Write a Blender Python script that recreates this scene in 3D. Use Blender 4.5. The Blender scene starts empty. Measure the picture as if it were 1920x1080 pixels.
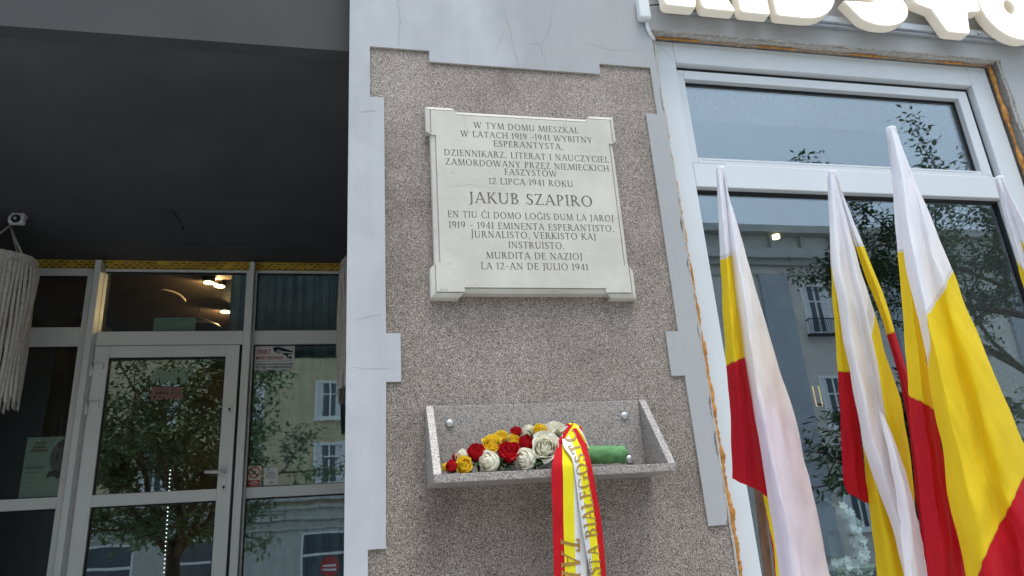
import bpy, bmesh, math, random
from math import sin, cos, pi, radians
from mathutils import Vector, Matrix, noise
from mathutils.geometry import delaunay_2d_cdt

S = bpy.context.scene
COL = S.collection

# ------------------------------------------------------------------ camera
FPX, PITCH, YAW, ROLL = 1348.965, .337377, -.226914, -.0701255     # focal length in px of a 1920 wide frame
CAMD, EYE = 2.5, 1.6                                                # metres from the facade, eye height
def cam_axes():
    cp, sp, cy, sy = cos(PITCH), sin(PITCH), cos(YAW), sin(YAW)
    fwd = Vector((-sy*cp, cy*cp, sp)); right = Vector((cy, sy, 0)); up = right.cross(fwd)
    c, s = cos(ROLL), sin(ROLL)
    return c*right + s*up, -s*right + c*up, fwd
AXR, AXU, AXF = cam_axes()
cam_data = bpy.data.cameras.new('camera'); cam = bpy.data.objects.new('camera', cam_data); COL.objects.link(cam)
cam.matrix_world = Matrix(((AXR.x, AXU.x, -AXF.x, 0), (AXR.y, AXU.y, -AXF.y, -CAMD), (AXR.z, AXU.z, -AXF.z, EYE), (0, 0, 0, 1)))
cam_data.sensor_width = 36; cam_data.lens = FPX*36/1920; cam_data.clip_start = .05; cam_data.clip_end = 500
S.camera = cam
def at(px, py, Y):
    """survey helper: the point of the vertical plane y=Y (parallel to the facade) seen at photo pixel px,py"""
    d = AXR*((px-960)/FPX) + AXU*(-(py-540)/FPX) + AXF
    t = (Y+CAMD)/d.y
    return Vector((0, -CAMD, EYE)) + d*t

# ------------------------------------------------------------------ world, sun, exposure
SUN_EL, SUN_AZ = radians(70), radians(16)        # azimuth measured from straight in front of the facade towards +x
w = bpy.data.worlds.new('World'); S.world = w; w.use_nodes = True
nt = w.node_tree; nt.nodes.clear()
sky = nt.nodes.new('ShaderNodeTexSky'); sky.sky_type = 'NISHITA'; sky.sun_disc = False
sky.sun_elevation = SUN_EL; sky.sun_rotation = pi - SUN_AZ
sky.air_density = 1.0; sky.dust_density = 4.0; sky.ozone_density = 1.0
hsv = nt.nodes.new('ShaderNodeHueSaturation'); hsv.inputs['Saturation'].default_value = .75
bg = nt.nodes.new('ShaderNodeBackground'); bg.inputs['Strength'].default_value = .15
wo = nt.nodes.new('ShaderNodeOutputWorld')
# overcast: a bright cloud deck, brighter towards the zenith, over the clear sky
gc = nt.nodes.new('ShaderNodeTexCoord'); sx = nt.nodes.new('ShaderNodeSeparateXYZ'); nt.links.new(gc.outputs['Generated'], sx.inputs[0])
cr = nt.nodes.new('ShaderNodeValToRGB'); e = cr.color_ramp.elements
e[0].position = 0; e[0].color = (.37, .45, .56, 1); e[1].position = 1; e[1].color = (.74, .89, 1.0, 1)
nt.links.new(sx.outputs['Z'], cr.inputs['Fac'])
cn = nt.nodes.new('ShaderNodeTexNoise'); cn.inputs['Scale'].default_value = 2.2; cn.inputs['Detail'].default_value = 6; nt.links.new(gc.outputs['Generated'], cn.inputs['Vector'])
cl = nt.nodes.new('ShaderNodeMapRange'); cl.inputs['From Min'].default_value = .3; cl.inputs['From Max'].default_value = .7; cl.inputs['To Min'].default_value = 5.6; cl.inputs['To Max'].default_value = 8.0
nt.links.new(cn.outputs['Fac'], cl.inputs['Value'])
vm = nt.nodes.new('ShaderNodeVectorMath'); vm.operation = 'SCALE'; nt.links.new(cr.outputs['Color'], vm.inputs[0]); nt.links.new(cl.outputs[0], vm.inputs['Scale'])
cm = nt.nodes.new('ShaderNodeMix'); cm.data_type = 'RGBA'; cm.inputs[0].default_value = .85
nt.links.new(sky.outputs[0], hsv.inputs['Color']); nt.links.new(hsv.outputs[0], cm.inputs[6]); nt.links.new(vm.outputs[0], cm.inputs[7]); nt.links.new(cm.outputs[2], bg.inputs['Color']); nt.links.new(bg.outputs[0], wo.inputs['Surface'])
sd = bpy.data.lights.new('sun', 'SUN'); sd.energy = 1.0; sd.angle = radians(24); sd.color = (1, .96, .9)
sun = bpy.data.objects.new('sun', sd); COL.objects.link(sun)
sdir = Vector((sin(SUN_AZ)*cos(SUN_EL), -cos(SUN_AZ)*cos(SUN_EL), sin(SUN_EL)))
sun.rotation_euler = sdir.to_track_quat('Z', 'Y').to_euler(); sun.location = sdir*40
S.view_settings.view_transform = 'Standard'; S.view_settings.look = 'None'
S.view_settings.exposure = 1.02; S.view_settings.gamma = 1
S.render.engine = 'CYCLES'
S.cycles.max_bounces = 10; S.cycles.transparent_max_bounces = 24; S.cycles.use_denoising = True
S.cycles.caustics_reflective = False; S.cycles.caustics_refractive = False

rnd = random.Random(7)

# ------------------------------------------------------------------ materials
class NT:
    def __init__(s, name):
        s.m = bpy.data.materials.new(name); s.m.use_nodes = True; s.t = s.m.node_tree; s.t.nodes.clear()
        s.out = s.t.nodes.new('ShaderNodeOutputMaterial')
    def n(s, typ, **kw):
        nd = s.t.nodes.new(typ)
        for k, v in kw.items(): setattr(nd, k, v)
        return nd
    def l(s, a, b): s.t.links.new(a, b)
    def coord(s):
        return s.n('ShaderNodeTexCoord').outputs['Object']
    def noise(s, scale, detail=4, vec=None, rough=.55, dist=0):
        nd = s.n('ShaderNodeTexNoise'); nd.inputs['Scale'].default_value = scale; nd.inputs['Detail'].default_value = detail
        nd.inputs['Roughness'].default_value = rough; nd.inputs['Distortion'].default_value = dist
        s.l(vec or s.coord(), nd.inputs['Vector']); return nd.outputs['Fac']
    def ramp(s, fac, stops, interp='LINEAR'):
        r = s.n('ShaderNodeValToRGB'); r.color_ramp.interpolation = interp; e = r.color_ramp.elements
        while len(e) < len(stops): e.new(.5)
        for i, (p, c) in enumerate(stops):
            e[i].position = p; e[i].color = (*c, 1) if len(c) == 3 else c
        s.l(fac, r.inputs['Fac']); return r.outputs['Color']
    def mix(s, fac, a, b, mode='MIX'):
        m = s.n('ShaderNodeMix', data_type='RGBA', blend_type=mode)
        for val, i in ((fac, 0), (a, 6), (b, 7)):
            if hasattr(val, 'is_linked') or hasattr(val, 'links'): s.l(val, m.inputs[i])
            else: m.inputs[i].default_value = val if i == 0 else ((*val, 1) if len(val) == 3 else val)
        return m.outputs[2]
    def bump(s, h, strength, dist):
        b = s.n('ShaderNodeBump'); b.inputs['Strength'].default_value = strength; b.inputs['Distance'].default_value = dist
        s.l(h, b.inputs['Height']); return b.outputs['Normal']
    def bsdf(s, color, rough=.7, normal=None, metallic=0, spec=.5, **kw):
        b = s.n('ShaderNodeBsdfPrincipled')
        for val, k in ((color, 'Base Color'), (rough, 'Roughness'), (metallic, 'Metallic'), (spec, 'Specular IOR Level')):
            if hasattr(val, 'links'): s.l(val, b.inputs[k])
            elif k == 'Base Color': b.inputs[k].default_value = (*val, 1)
            else: b.inputs[k].default_value = val
        for k, v in kw.items():
            key = k.replace('_', ' ')
            b.inputs[key].default_value = (*v, 1) if isinstance(v, tuple) else v
        if normal is not None: s.l(normal, b.inputs['Normal'])
        s.l(b.outputs[0], s.out.inputs['Surface']); return b

def plain(name, c, rough=.6, var=.12, scale=20, spec=.4, metallic=0, bump=0.0):
    k = NT(name); f = k.noise(scale, 5)
    lo = tuple(max(0, v*(1-var)) for v in c); hi = tuple(min(1, v*(1+var)) for v in c)
    nrm = k.bump(k.noise(scale*6, 4), bump, .002) if bump else None
    k.bsdf(k.ramp(f, [(.3, lo), (.7, hi)]), rough, nrm, metallic, spec); return k.m

def mat_plaster(name, c, dirt):
    k = NT(name)
    big = k.noise(1.6, 6, rough=.6); fine = k.noise(240, 3); mid = k.noise(14, 5, dist=.6)
    base = k.ramp(big, [(.3, tuple(v*.86 for v in c)), (.7, tuple(min(1, v*1.07) for v in c))])
    spots = k.ramp(mid, [(.28, (1, 1, 1)), (.36, (0, 0, 0))])
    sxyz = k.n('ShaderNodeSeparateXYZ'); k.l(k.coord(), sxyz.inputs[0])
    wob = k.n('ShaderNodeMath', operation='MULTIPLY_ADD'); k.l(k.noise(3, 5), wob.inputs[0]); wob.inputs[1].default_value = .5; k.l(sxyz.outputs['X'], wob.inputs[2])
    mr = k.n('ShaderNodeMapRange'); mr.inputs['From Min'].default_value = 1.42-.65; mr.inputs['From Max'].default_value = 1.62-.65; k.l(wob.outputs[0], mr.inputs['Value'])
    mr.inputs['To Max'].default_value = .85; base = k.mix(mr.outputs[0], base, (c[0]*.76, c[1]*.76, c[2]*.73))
    base = k.mix(k.ramp(k.noise(4, 6, dist=1.5), [(.42, (0, 0, 0)), (.75, (.34, .34, .34))]), base, tuple(v*.72 for v in c))
    pit = k.ramp(k.noise(95, 2), [(.20, (.6, .6, .6)), (.26, (1, 1, 1))]); base = k.mix(1, base, pit, 'MULTIPLY')
    st = k.n('ShaderNodeMapping'); st.inputs['Scale'].default_value = (5, 5, .7); k.l(k.coord(), st.inputs['Vector'])
    streak = k.ramp(k.noise(1.5, 5, st.outputs[0], .65), [(.46, (0, 0, 0)), (.72, (1, 1, 1))])
    sm = k.n('ShaderNodeMath', operation='MULTIPLY'); k.l(streak, sm.inputs[0]); sm.inputs[1].default_value = dirt
    base = k.mix(sm.outputs[0], base, tuple(v*.55 for v in c))
    nrm = k.bump(fine, .25, .002)
    k.bsdf(base, .85, nrm, spec=.25); return k.m

def mat_speckle():
    k = NT('mosaic_granite_render'); co = k.coord()
    v = k.n('ShaderNodeTexVoronoi', feature='F1'); v.inputs['Scale'].default_value = 480; k.l(co, v.inputs['Vector'])
    sep = k.n('ShaderNodeSeparateColor'); k.l(v.outputs['Color'], sep.inputs[0])
    c = k.ramp(sep.outputs[0], [(0, (.035, .028, .026)), (.14, (.14, .112, .10)), (.32, (.25, .21, .188)), (.58, (.34, .292, .265)), (.8, (.45, .398, .368)), (.94, (.66, .61, .57))], 'CONSTANT')
    tone = k.ramp(k.noise(2.6, 5, rough=.6), [(.34, (.70, .66, .64)), (.5, (.95, .92, .90)), (.66, (1.1, 1.08, 1.08))])
    c = k.mix(1, c, tone, 'MULTIPLY')
    nrm = k.bump(v.outputs['Distance'], .3, .002)
    k.bsdf(c, .55, nrm, spec=.4); return k.m

def mat_granite():
    k = NT('polished_pink_grey_granite'); co = k.coord()
    v = k.n('ShaderNodeTexVoronoi', feature='F1'); v.inputs['Scale'].default_value = 360; k.l(co, v.inputs['Vector'])
    sep = k.n('ShaderNodeSeparateColor'); k.l(v.outputs['Color'], sep.inputs[0])
    c = k.ramp(sep.outputs[1], [(0, (.06, .06, .065)), (.09, (.18, .17, .17)), (.2, (.30, .265, .25)), (.5, (.36, .32, .30)), (.75, (.43, .385, .36)), (.92, (.55, .52, .50))], 'CONSTANT')
    v2 = k.n('ShaderNodeTexVoronoi', feature='F1'); v2.inputs['Scale'].default_value = 190; k.l(co, v2.inputs['Vector'])
    s2 = k.n('ShaderNodeSeparateColor'); k.l(v2.outputs['Color'], s2.inputs[0])
    c = k.mix(k.ramp(s2.outputs[2], [(.88, (0, 0, 0)), (.92, (.55, .55, .55))]), c, (.1, .1, .11))
    k.bsdf(c, .35, None, spec=.45); return k.m

def mat_stone():
    k = NT('pale_limestone')
    c = k.ramp(k.noise(5, 6, rough=.65), [(.3, (.52, .485, .435)), (.55, (.60, .565, .515)), (.75, (.66, .63, .585))])
    v = k.ramp(k.noise(38, 5, dist=1.2), [(.27, (.80, .78, .74)), (.36, (1, 1, 1))])
    c = k.mix(1, c, v, 'MULTIPLY')
    k.bsdf(c, .6, k.bump(k.noise(160, 4), .2, .001), spec=.3); return k.m

def mat_glass(name, tint, r0, wave):
    k = NT(name)
    tr = k.n('ShaderNodeBsdfTransparent'); tr.inputs[0].default_value = (*tint, 1)
    gl = k.n('ShaderNodeBsdfGlossy'); gl.inputs['Roughness'].default_value = 0; gl.inputs['Color'].default_value = (.83, .92, 1, 1)
    nrm = k.bump(k.noise(2.2, 2), wave, .02); k.l(nrm, gl.inputs['Normal'])
    # Schlick reflectance, the same from both sides of the sheet
    ge = k.n('ShaderNodeNewGeometry'); dp = k.n('ShaderNodeVectorMath', operation='DOT_PRODUCT'); k.l(ge.outputs['Normal'], dp.inputs[0]); k.l(ge.outputs['Incoming'], dp.inputs[1])
    ab = k.n('ShaderNodeMath', operation='ABSOLUTE'); k.l(dp.outputs['Value'], ab.inputs[0])
    sb = k.n('ShaderNodeMath', operation='SUBTRACT'); sb.inputs[0].default_value = 1; k.l(ab.outputs[0], sb.inputs[1])
    pw = k.n('ShaderNodeMath', operation='POWER'); k.l(sb.outputs[0], pw.inputs[0]); pw.inputs[1].default_value = 5
    ad = k.n('ShaderNodeMath', operation='MULTIPLY_ADD'); k.l(pw.outputs[0], ad.inputs[0]); ad.inputs[1].default_value = 1-r0; ad.inputs[2].default_value = r0
    mx = k.n('ShaderNodeMixShader'); k.l(ad.outputs[0], mx.inputs[0]); k.l(tr.outputs[0], mx.inputs[1]); k.l(gl.outputs[0], mx.inputs[2])
    k.l(mx.outputs[0], k.out.inputs['Surface']); return k.m

def mat_emit(name, c, strength, base=(.8, .8, .8)):
    k = NT(name); b = k.bsdf(base, .4); b.inputs['Emission Color'].default_value = (*c, 1); b.inputs['Emission Strength'].default_value = strength
    return k.m

def k_vec(k):
    mp_ = k.n('ShaderNodeMapping'); mp_.inputs['Scale'].default_value = (1.6, 1.6, .55); mp_.inputs['Rotation'].default_value = (0, .25, 0); k.l(k.coord(), mp_.inputs['Vector']); return mp_.outputs[0]
def mat_cloth(name, bands, attr='stripe', weave=900, trans=.34, stain=False):
    """bands: colours of equal steps of the stripe attribute 0..n"""
    k = NT(name)
    a = k.n('ShaderNodeAttribute', attribute_name=attr)
    mp = k.n('ShaderNodeMath', operation='DIVIDE'); k.l(a.outputs['Fac'], mp.inputs[0]); mp.inputs[1].default_value = len(bands)
    c = k.ramp(mp.outputs[0], [(i/len(bands), b) for i, b in enumerate(bands)], 'CONSTANT')
    if stain:
        fr = k.n('ShaderNodeMath', operation='FRACT'); ad_ = k.n('ShaderNodeMath', operation='ADD'); k.l(a.outputs['Fac'], ad_.inputs[0]); ad_.inputs[1].default_value = .5; k.l(ad_.outputs[0], fr.inputs[0])
        seam = k.ramp(fr.outputs[0], [(.494, (1, 1, 1)), (.4955, (.80, .80, .80)), (.5045, (.80, .80, .80)), (.506, (1, 1, 1))])
        c = k.mix(1, c, seam, 'MULTIPLY')
        s2 = k.n('ShaderNodeAttribute', attribute_name='stain')
        dye = k.ramp(s2.outputs['Fac'], [(0, (1, 1, 1)), (.3, (1, .95, .88)), (.5, (.98, .91, .86)), (.75, (.93, .84, .88)), (1, (.95, .87, .91))])
        c = k.mix(1, c, dye, 'MULTIPLY')
    c = k.mix(1, c, k.ramp(k.noise(9, 5), [(.3, (.93, .93, .93)), (.7, (1.03, 1.03, 1.03))]), 'MULTIPLY')
    nrm = k.bump(k.noise(17, 6, k_vec(k), .62, 1.4), .5, .008)
    b = k.n('ShaderNodeBsdfPrincipled'); k.l(c, b.inputs['Base Color']); b.inputs['Roughness'].default_value = .75
    b.inputs['Specular IOR Level'].default_value = .2; k.l(nrm, b.inputs['Normal'])
    t = k.n('ShaderNodeBsdfTranslucent'); k.l(c, t.inputs[0])
    mx = k.n('ShaderNodeMixShader'); mx.inputs[0].default_value = trans
    k.l(b.outputs[0], mx.inputs[1]); k.l(t.outputs[0], mx.inputs[2]); k.l(mx.outputs[0], k.out.inputs['Surface'])
    return k.m

M = {}
M['plaster'] = mat_plaster('pale_grey_plaster', (.505, .51, .545), .22)
M['plaster_side'] = plain('raw_grey_mortar', (.46, .44, .41), .9, .3, 60, bump=.8)
M['crack'] = plain('hairline_crack', (.36, .36, .37), .9, .2, 60)
M['anthracite'] = plain('anthracite_paint', (.054, .055, .057), .8, .1, 3)
M['ceiling'] = plain('charcoal_ceiling_paint', (.074, .072, .079), .85, .16, 2)
M['speckle'] = mat_speckle()
M['granite'] = mat_granite()
M['stone'] = mat_stone()
M['patina'] = plain('weathered_letter_paint', (.23, .205, .18), .8, .2, 60)
M['pvc'] = plain('white_window_plastic', (.64, .67, .71), .34, .03, 4, spec=.5)
M['pvc_door'] = plain('white_door_plastic', (.85, .85, .83), .4, .04, 4, spec=.5)
M['gasket'] = plain('black_rubber', (.012, .012, .013), .6)
M['glass'] = mat_glass('shop_window_glass', (.87, .92, .92), .18, .012)
M['glass_door'] = mat_glass('entrance_glass', (.86, .92, .88), .15, .02)
M['foam'] = plain('cured_orange_foam', (.50, .22, .055), .8, .45, 45, bump=1)
M['yellow_tape'] = plain('yellow_sealing_tape', (.66, .43, .06), .7, .25, 12)
M['tape_mark'] = plain('dark_tape_print', (.06, .04, .02), .8)
M['steel'] = plain('brushed_steel', (.62, .62, .62), .35, .05, 30, metallic=.8)
M['alu'] = plain('aluminium_rail', (.48, .5, .54), .4, .05, 10, metallic=.5)
M['white_plastic'] = plain('white_plastic', (.7, .72, .74), .4, .03)
M['black'] = plain('black_print', (.015, .015, .015), .5)
M['red_print'] = plain('red_print', (.45, .02, .02), .5)
M['white_print'] = plain('white_print', (.75, .75, .75), .5)
M['paper'] = plain('pale_green_paper', (.62, .70, .64), .6, .05, 5)
M['paper_ink'] = plain('faded_brown_print', (.22, .17, .13), .6)
M['paper_dark'] = plain('dark_photo_print', (.05, .035, .03), .6)
M['wood_pole'] = plain('brown_wood', (.17, .09, .055), .6, .35, 30)
M['flag'] = mat_cloth('flag_cloth', [(.92, .91, .97), (.93, .70, .025), (.58, .012, .026)], stain=True)
M['ribbon'] = mat_cloth('satin_ribbon', [(.55, .008, .015), (.87, .76, .02), (.80, .80, .83)], trans=.1)
M['gold'] = plain('bronze_print', (.36, .21, .045), .45, .15, 40)
M['macrame'] = plain('grey_cotton_cord', (.54, .51, .47), .9, .2, 60, bump=.8)
M['leaf'] = plain('tree_leaf', (.12, .19, .07), .55, .5, 3)
M['leaf2'] = plain('dark_tree_leaf', (.075, .125, .05), .55, .5, 3)
M['bark'] = plain('brown_bark', (.11, .075, .05), .9, .4, 14, bump=1)
M['pave'] = plain('concrete_paving', (.52, .51, .49), .85, .12, 3)
M['asphalt'] = plain('asphalt', (.11, .11, .11), .85, .25, 30)
M['yellow_house'] = plain('cream_yellow_render', (.60, .51, .32), .85, .12, 1.5)
M['grey_house'] = plain('warm_grey_render', (.68, .64, .57), .85, .1, 1.2)
M['grey_house2'] = plain('blue_grey_render', (.44, .46, .49), .85, .1, 1.2)
M['trim'] = plain('pale_stone_trim', (.5, .49, .45), .8, .1, 3)
M['house_glass'] = plain('dark_house_glass', (.06, .075, .09), .08, .3, 2, spec=.8)
M['iron'] = plain('black_iron', (.02, .02, .02), .5)
M['int_wall'] = plain('brown_room_wall', (.13, .085, .06), .8, .2, 2)
M['int_dark'] = plain('dark_room_wall', (.035, .035, .035), .8, .3, 2)
M['curtain'] = plain('teal_grey_curtain', (.22, .28, .33), .85, .2, 10)
M['stemwrap'] = plain('green_floral_paper', (.12, .28, .11), .85, .3, 40, bump=1)
M['stem'] = plain('green_stem', (.05, .12, .03), .6, .3, 30)
M['cable'] = plain('black_cable', (.02, .02, .02), .5)

# ------------------------------------------------------------------ mesh helpers
class MB:
    def __init__(s): s.v = []; s.f = []; s.mi = []; s.sm = []; s.at = {}
    def add(s, verts, faces, mi=0, smooth=False):
        o = len(s.v); s.v += [tuple(v) for v in verts]; s.f += [tuple(o+i for i in f) for f in faces]
        s.mi += [mi]*len(faces); s.sm += [smooth]*len(faces); return o
    def box(s, x0, x1, y0, y1, z0, z1, b=0, mi=0):
        if not b:
            v = [(x, y, z) for z in (z0, z1) for y in (y0, y1) for x in (x0, x1)]
            s.add(v, [(0, 2, 3, 1), (4, 5, 7, 6), (0, 1, 5, 4), (2, 6, 7, 3), (0, 4, 6, 2), (1, 3, 7, 5)], mi); return
        bm = bmesh.new(); bmesh.ops.create_cube(bm, size=1)
        for q in bm.verts: q.co = ((x0+x1)/2+q.co.x*(x1-x0), (y0+y1)/2+q.co.y*(y1-y0), (z0+z1)/2+q.co.z*(z1-z0))
        bmesh.ops.bevel(bm, geom=bm.edges[:], offset=b, segments=2, profile=.5, affect='EDGES')
        s.bm(bm, mi)
    def bm(s, bm, mi=0, smooth=False):
        bm.verts.index_update()
        s.add([q.co[:] for q in bm.verts], [[q.index for q in f.verts] for f in bm.faces], mi, smooth); bm.free()
    def tube(s, pts, radii, n=10, mi=0, caps=True, smooth=True):
        pts = [Vector(p) for p in pts]
        if not hasattr(radii, '__len__'): radii = [radii]*len(pts)
        vs = []; prev = None
        for i, p in enumerate(pts):
            t = (pts[min(i+1, len(pts)-1)] - pts[max(i-1, 0)]).normalized()
            ref = prev if prev is not None else (Vector((1, 0, 0)) if abs(t.x) < .8 else Vector((0, 1, 0)))
            a = (ref - t*ref.dot(t)).normalized(); prev = a; b = t.cross(a)
            for k in range(n):
                g = 2*pi*k/n; vs.append(p + (a*cos(g)+b*sin(g))*radii[i])
        fs = [(i*n+k, i*n+(k+1) % n, (i+1)*n+(k+1) % n, (i+1)*n+k) for i in range(len(pts)-1) for k in range(n)]
        if caps: fs += [tuple(range(n-1, -1, -1)), tuple((len(pts)-1)*n+k for k in range(n))]
        s.add(vs, fs, mi, smooth)
    def disc(s, c, axis, r, n=24, mi=0, depth=0.0):
        """flat or short cylinder; axis 'y' faces the street"""
        c = Vector(c); ax = {'y': Vector((0, -1, 0)), 'z': Vector((0, 0, 1)), 'x': Vector((1, 0, 0))}[axis]
        s.tube([c, c+ax*max(depth, .0005)], r, n, mi, True, False)
    def prism(s, poly, y0, y1, mi=0, mside=None):
        """poly in x,z extruded along y; y0 is the street side"""
        n = len(poly); area = sum(poly[i][0]*poly[(i+1) % n][1]-poly[(i+1) % n][0]*poly[i][1] for i in range(n))
        if area < 0: poly = poly[::-1]
        v = [(x, y0, z) for x, z in poly] + [(x, y1, z) for x, z in poly]
        o = s.add(v, [tuple(range(n))], mi)
        s.f.append(tuple(o+n+i for i in range(n-1, -1, -1))); s.mi.append(mi); s.sm.append(False)
        for i in range(n):
            j = (i+1) % n; s.f.append((o+i, o+n+i, o+n+j, o+j)); s.mi.append(mi if mside is None else mside); s.sm.append(False)
    def flat(s, poly, y, mi=0):
        n = len(poly); area = sum(poly[i][0]*poly[(i+1) % n][1]-poly[(i+1) % n][0]*poly[i][1] for i in range(n))
        if area < 0: poly = poly[::-1]
        s.add([(x, y, z) for x, z in poly], [tuple(range(n))], mi)
    def ring(s, c, r0, r1, y, n=40, mi=0):
        v = []
        for k in range(n):
            g = 2*pi*k/n
            v += [(c[0]+r0*cos(g), y, c[1]+r0*sin(g)), (c[0]+r1*cos(g), y, c[1]+r1*sin(g))]
        s.add(v, [(2*k, 2*k+1, (2*k+3) % (2*n), (2*k+2) % (2*n)) for k in range(n)], mi)
    def build(s, name, mats, parent=None, attrs=None):
        me = bpy.data.meshes.new(name); me.from_pydata(s.v, [], s.f)
        for m in (mats if isinstance(mats, (list, tuple)) else [mats]): me.materials.append(m)
        me.polygons.foreach_set('material_index', s.mi); me.polygons.foreach_set('use_smooth', s.sm)
        for k, vals in (attrs or {}).items():
            a = me.attributes.new(k, 'FLOAT', 'POINT'); a.data.foreach_set('value', vals)
        me.update()
        o = bpy.data.objects.new(name, me); COL.objects.link(o)
        if parent is not None: o.parent = parent
        return o

def tag(o, label, cat, group=None):
    o['label'] = label; o['category'] = cat
    if group: o['group'] = group
    return o
def thing(name, label, cat, loc=(0, 0, 0), group=None):
    o = bpy.data.objects.new(name, None); COL.objects.link(o); o.location = loc; o.empty_display_size = .1
    return tag(o, label, cat, group)
def struct(o): o['kind'] = 'structure'; return o
def part(mb, name, mats, root, attrs=None):
    """mesh given in world coordinates, hung under root without moving it"""
    o = mb.build(name, mats, root, attrs)
    loc = Vector((0, 0, 0)); p = root
    while p is not None: loc += p.location; p = p.parent
    o.data.transform(Matrix.Translation(-loc))
    return o

def text_mesh(body, size, mat, name, root, x0, x1, z, y, h=None, bold=.03):
    """sans lettering on a vertical plane facing the street, fitted between x0 and x1, baseline z"""
    polys = text_polys(body, bold)
    xs = [p[0] for v, f in polys for p in v]; zs = [p[1] for v, f in polys for p in v]
    lo, hi = min(xs), max(xs); hz = max(zs)
    sx = (x1-x0)/(hi-lo); sz = (h/hz) if h else sx
    mb = MB()
    for v, f in polys: mb.add([(x0+(p[0]-lo)*sx, y, z+p[1]*sz) for p in v], f)
    return part(mb, name, mat, root)
def text_polys(body, bold):
    cu = bpy.data.curves.new('lettering', 'FONT'); cu.body = body; cu.size = 1; cu.offset = bold; cu.space_character = 1.05; cu.resolution_u = 4
    o = bpy.data.objects.new('lettering', cu); COL.objects.link(o)
    dg = bpy.context.evaluated_depsgraph_get(); me = bpy.data.meshes.new_from_object(o.evaluated_get(dg))
    v = [q.co[:2] for q in me.vertices]; f = [tuple(p.vertices) for p in me.polygons]
    bpy.data.objects.remove(o); bpy.data.curves.remove(cu); bpy.data.meshes.remove(me)
    return [(v, f)]

# ------------------------------------------------------------------ serif capitals, cut from strokes
TK, TN, SH = .125, .062, .05
def q_seg(x0, y0, x1, y1, w):
    d = Vector((x1-x0, y1-y0)); n = Vector((-d.y, d.x)).normalized()*w/2
    return [(x0+n.x, y0+n.y), (x0-n.x, y0-n.y), (x1-n.x, y1-n.y), (x1+n.x, y1+n.y)]
def q_slant(x0, x1, w, y0=0, y1=1):
    """diagonal stroke with level ends"""
    L = math.hypot(x1-x0, y1-y0); h = w*L/abs(y1-y0)/2
    return [(x0-h, y0), (x0+h, y0), (x1+h, y1), (x1-h, y1)]
def q_arc(cx, cy, rx, ry, a0, a1, n=14, lo=TN, hi=TK*1.1):
    o, i = [], []
    for k in range(n+1):
        a = radians(a0+(a1-a0)*k/n); w = lo+(hi-lo)*abs(cos(a))
        o.append((cx+rx*cos(a), cy+ry*sin(a))); i.append((cx+(rx-w)*cos(a), cy+(ry-min(w, lo*1.3))*sin(a)))
    return o+i[::-1]
def vs(x): return [(x-TK/2, 0), (x+TK/2, 0), (x+TK/2, 1), (x-TK/2, 1)]
def sf(x, y, w=.27): y0 = 0 if y == 0 else 1-SH; return [(x-w/2, y0), (x+w/2, y0), (x+w/2, y0+SH), (x-w/2, y0+SH)]
def hb(x0, x1, y): return [(x0, y-TN/2), (x1, y-TN/2), (x1, y+TN/2), (x0, y+TN/2)]
def tip(x, y, up): return [(x-TN/2, y), (x+TN/2, y), (x+TN/2, y+.17*up), (x-TN/2, y+.17*up)]
def acute(x): return q_seg(x-.03, 1.07, x+.1, 1.25, .07)
def circ(x): return [(x-.16, 1.06), (x-.1, 1.06), (x, 1.2), (x+.1, 1.06), (x+.16, 1.06), (x+.03, 1.27), (x-.03, 1.27)]
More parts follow.
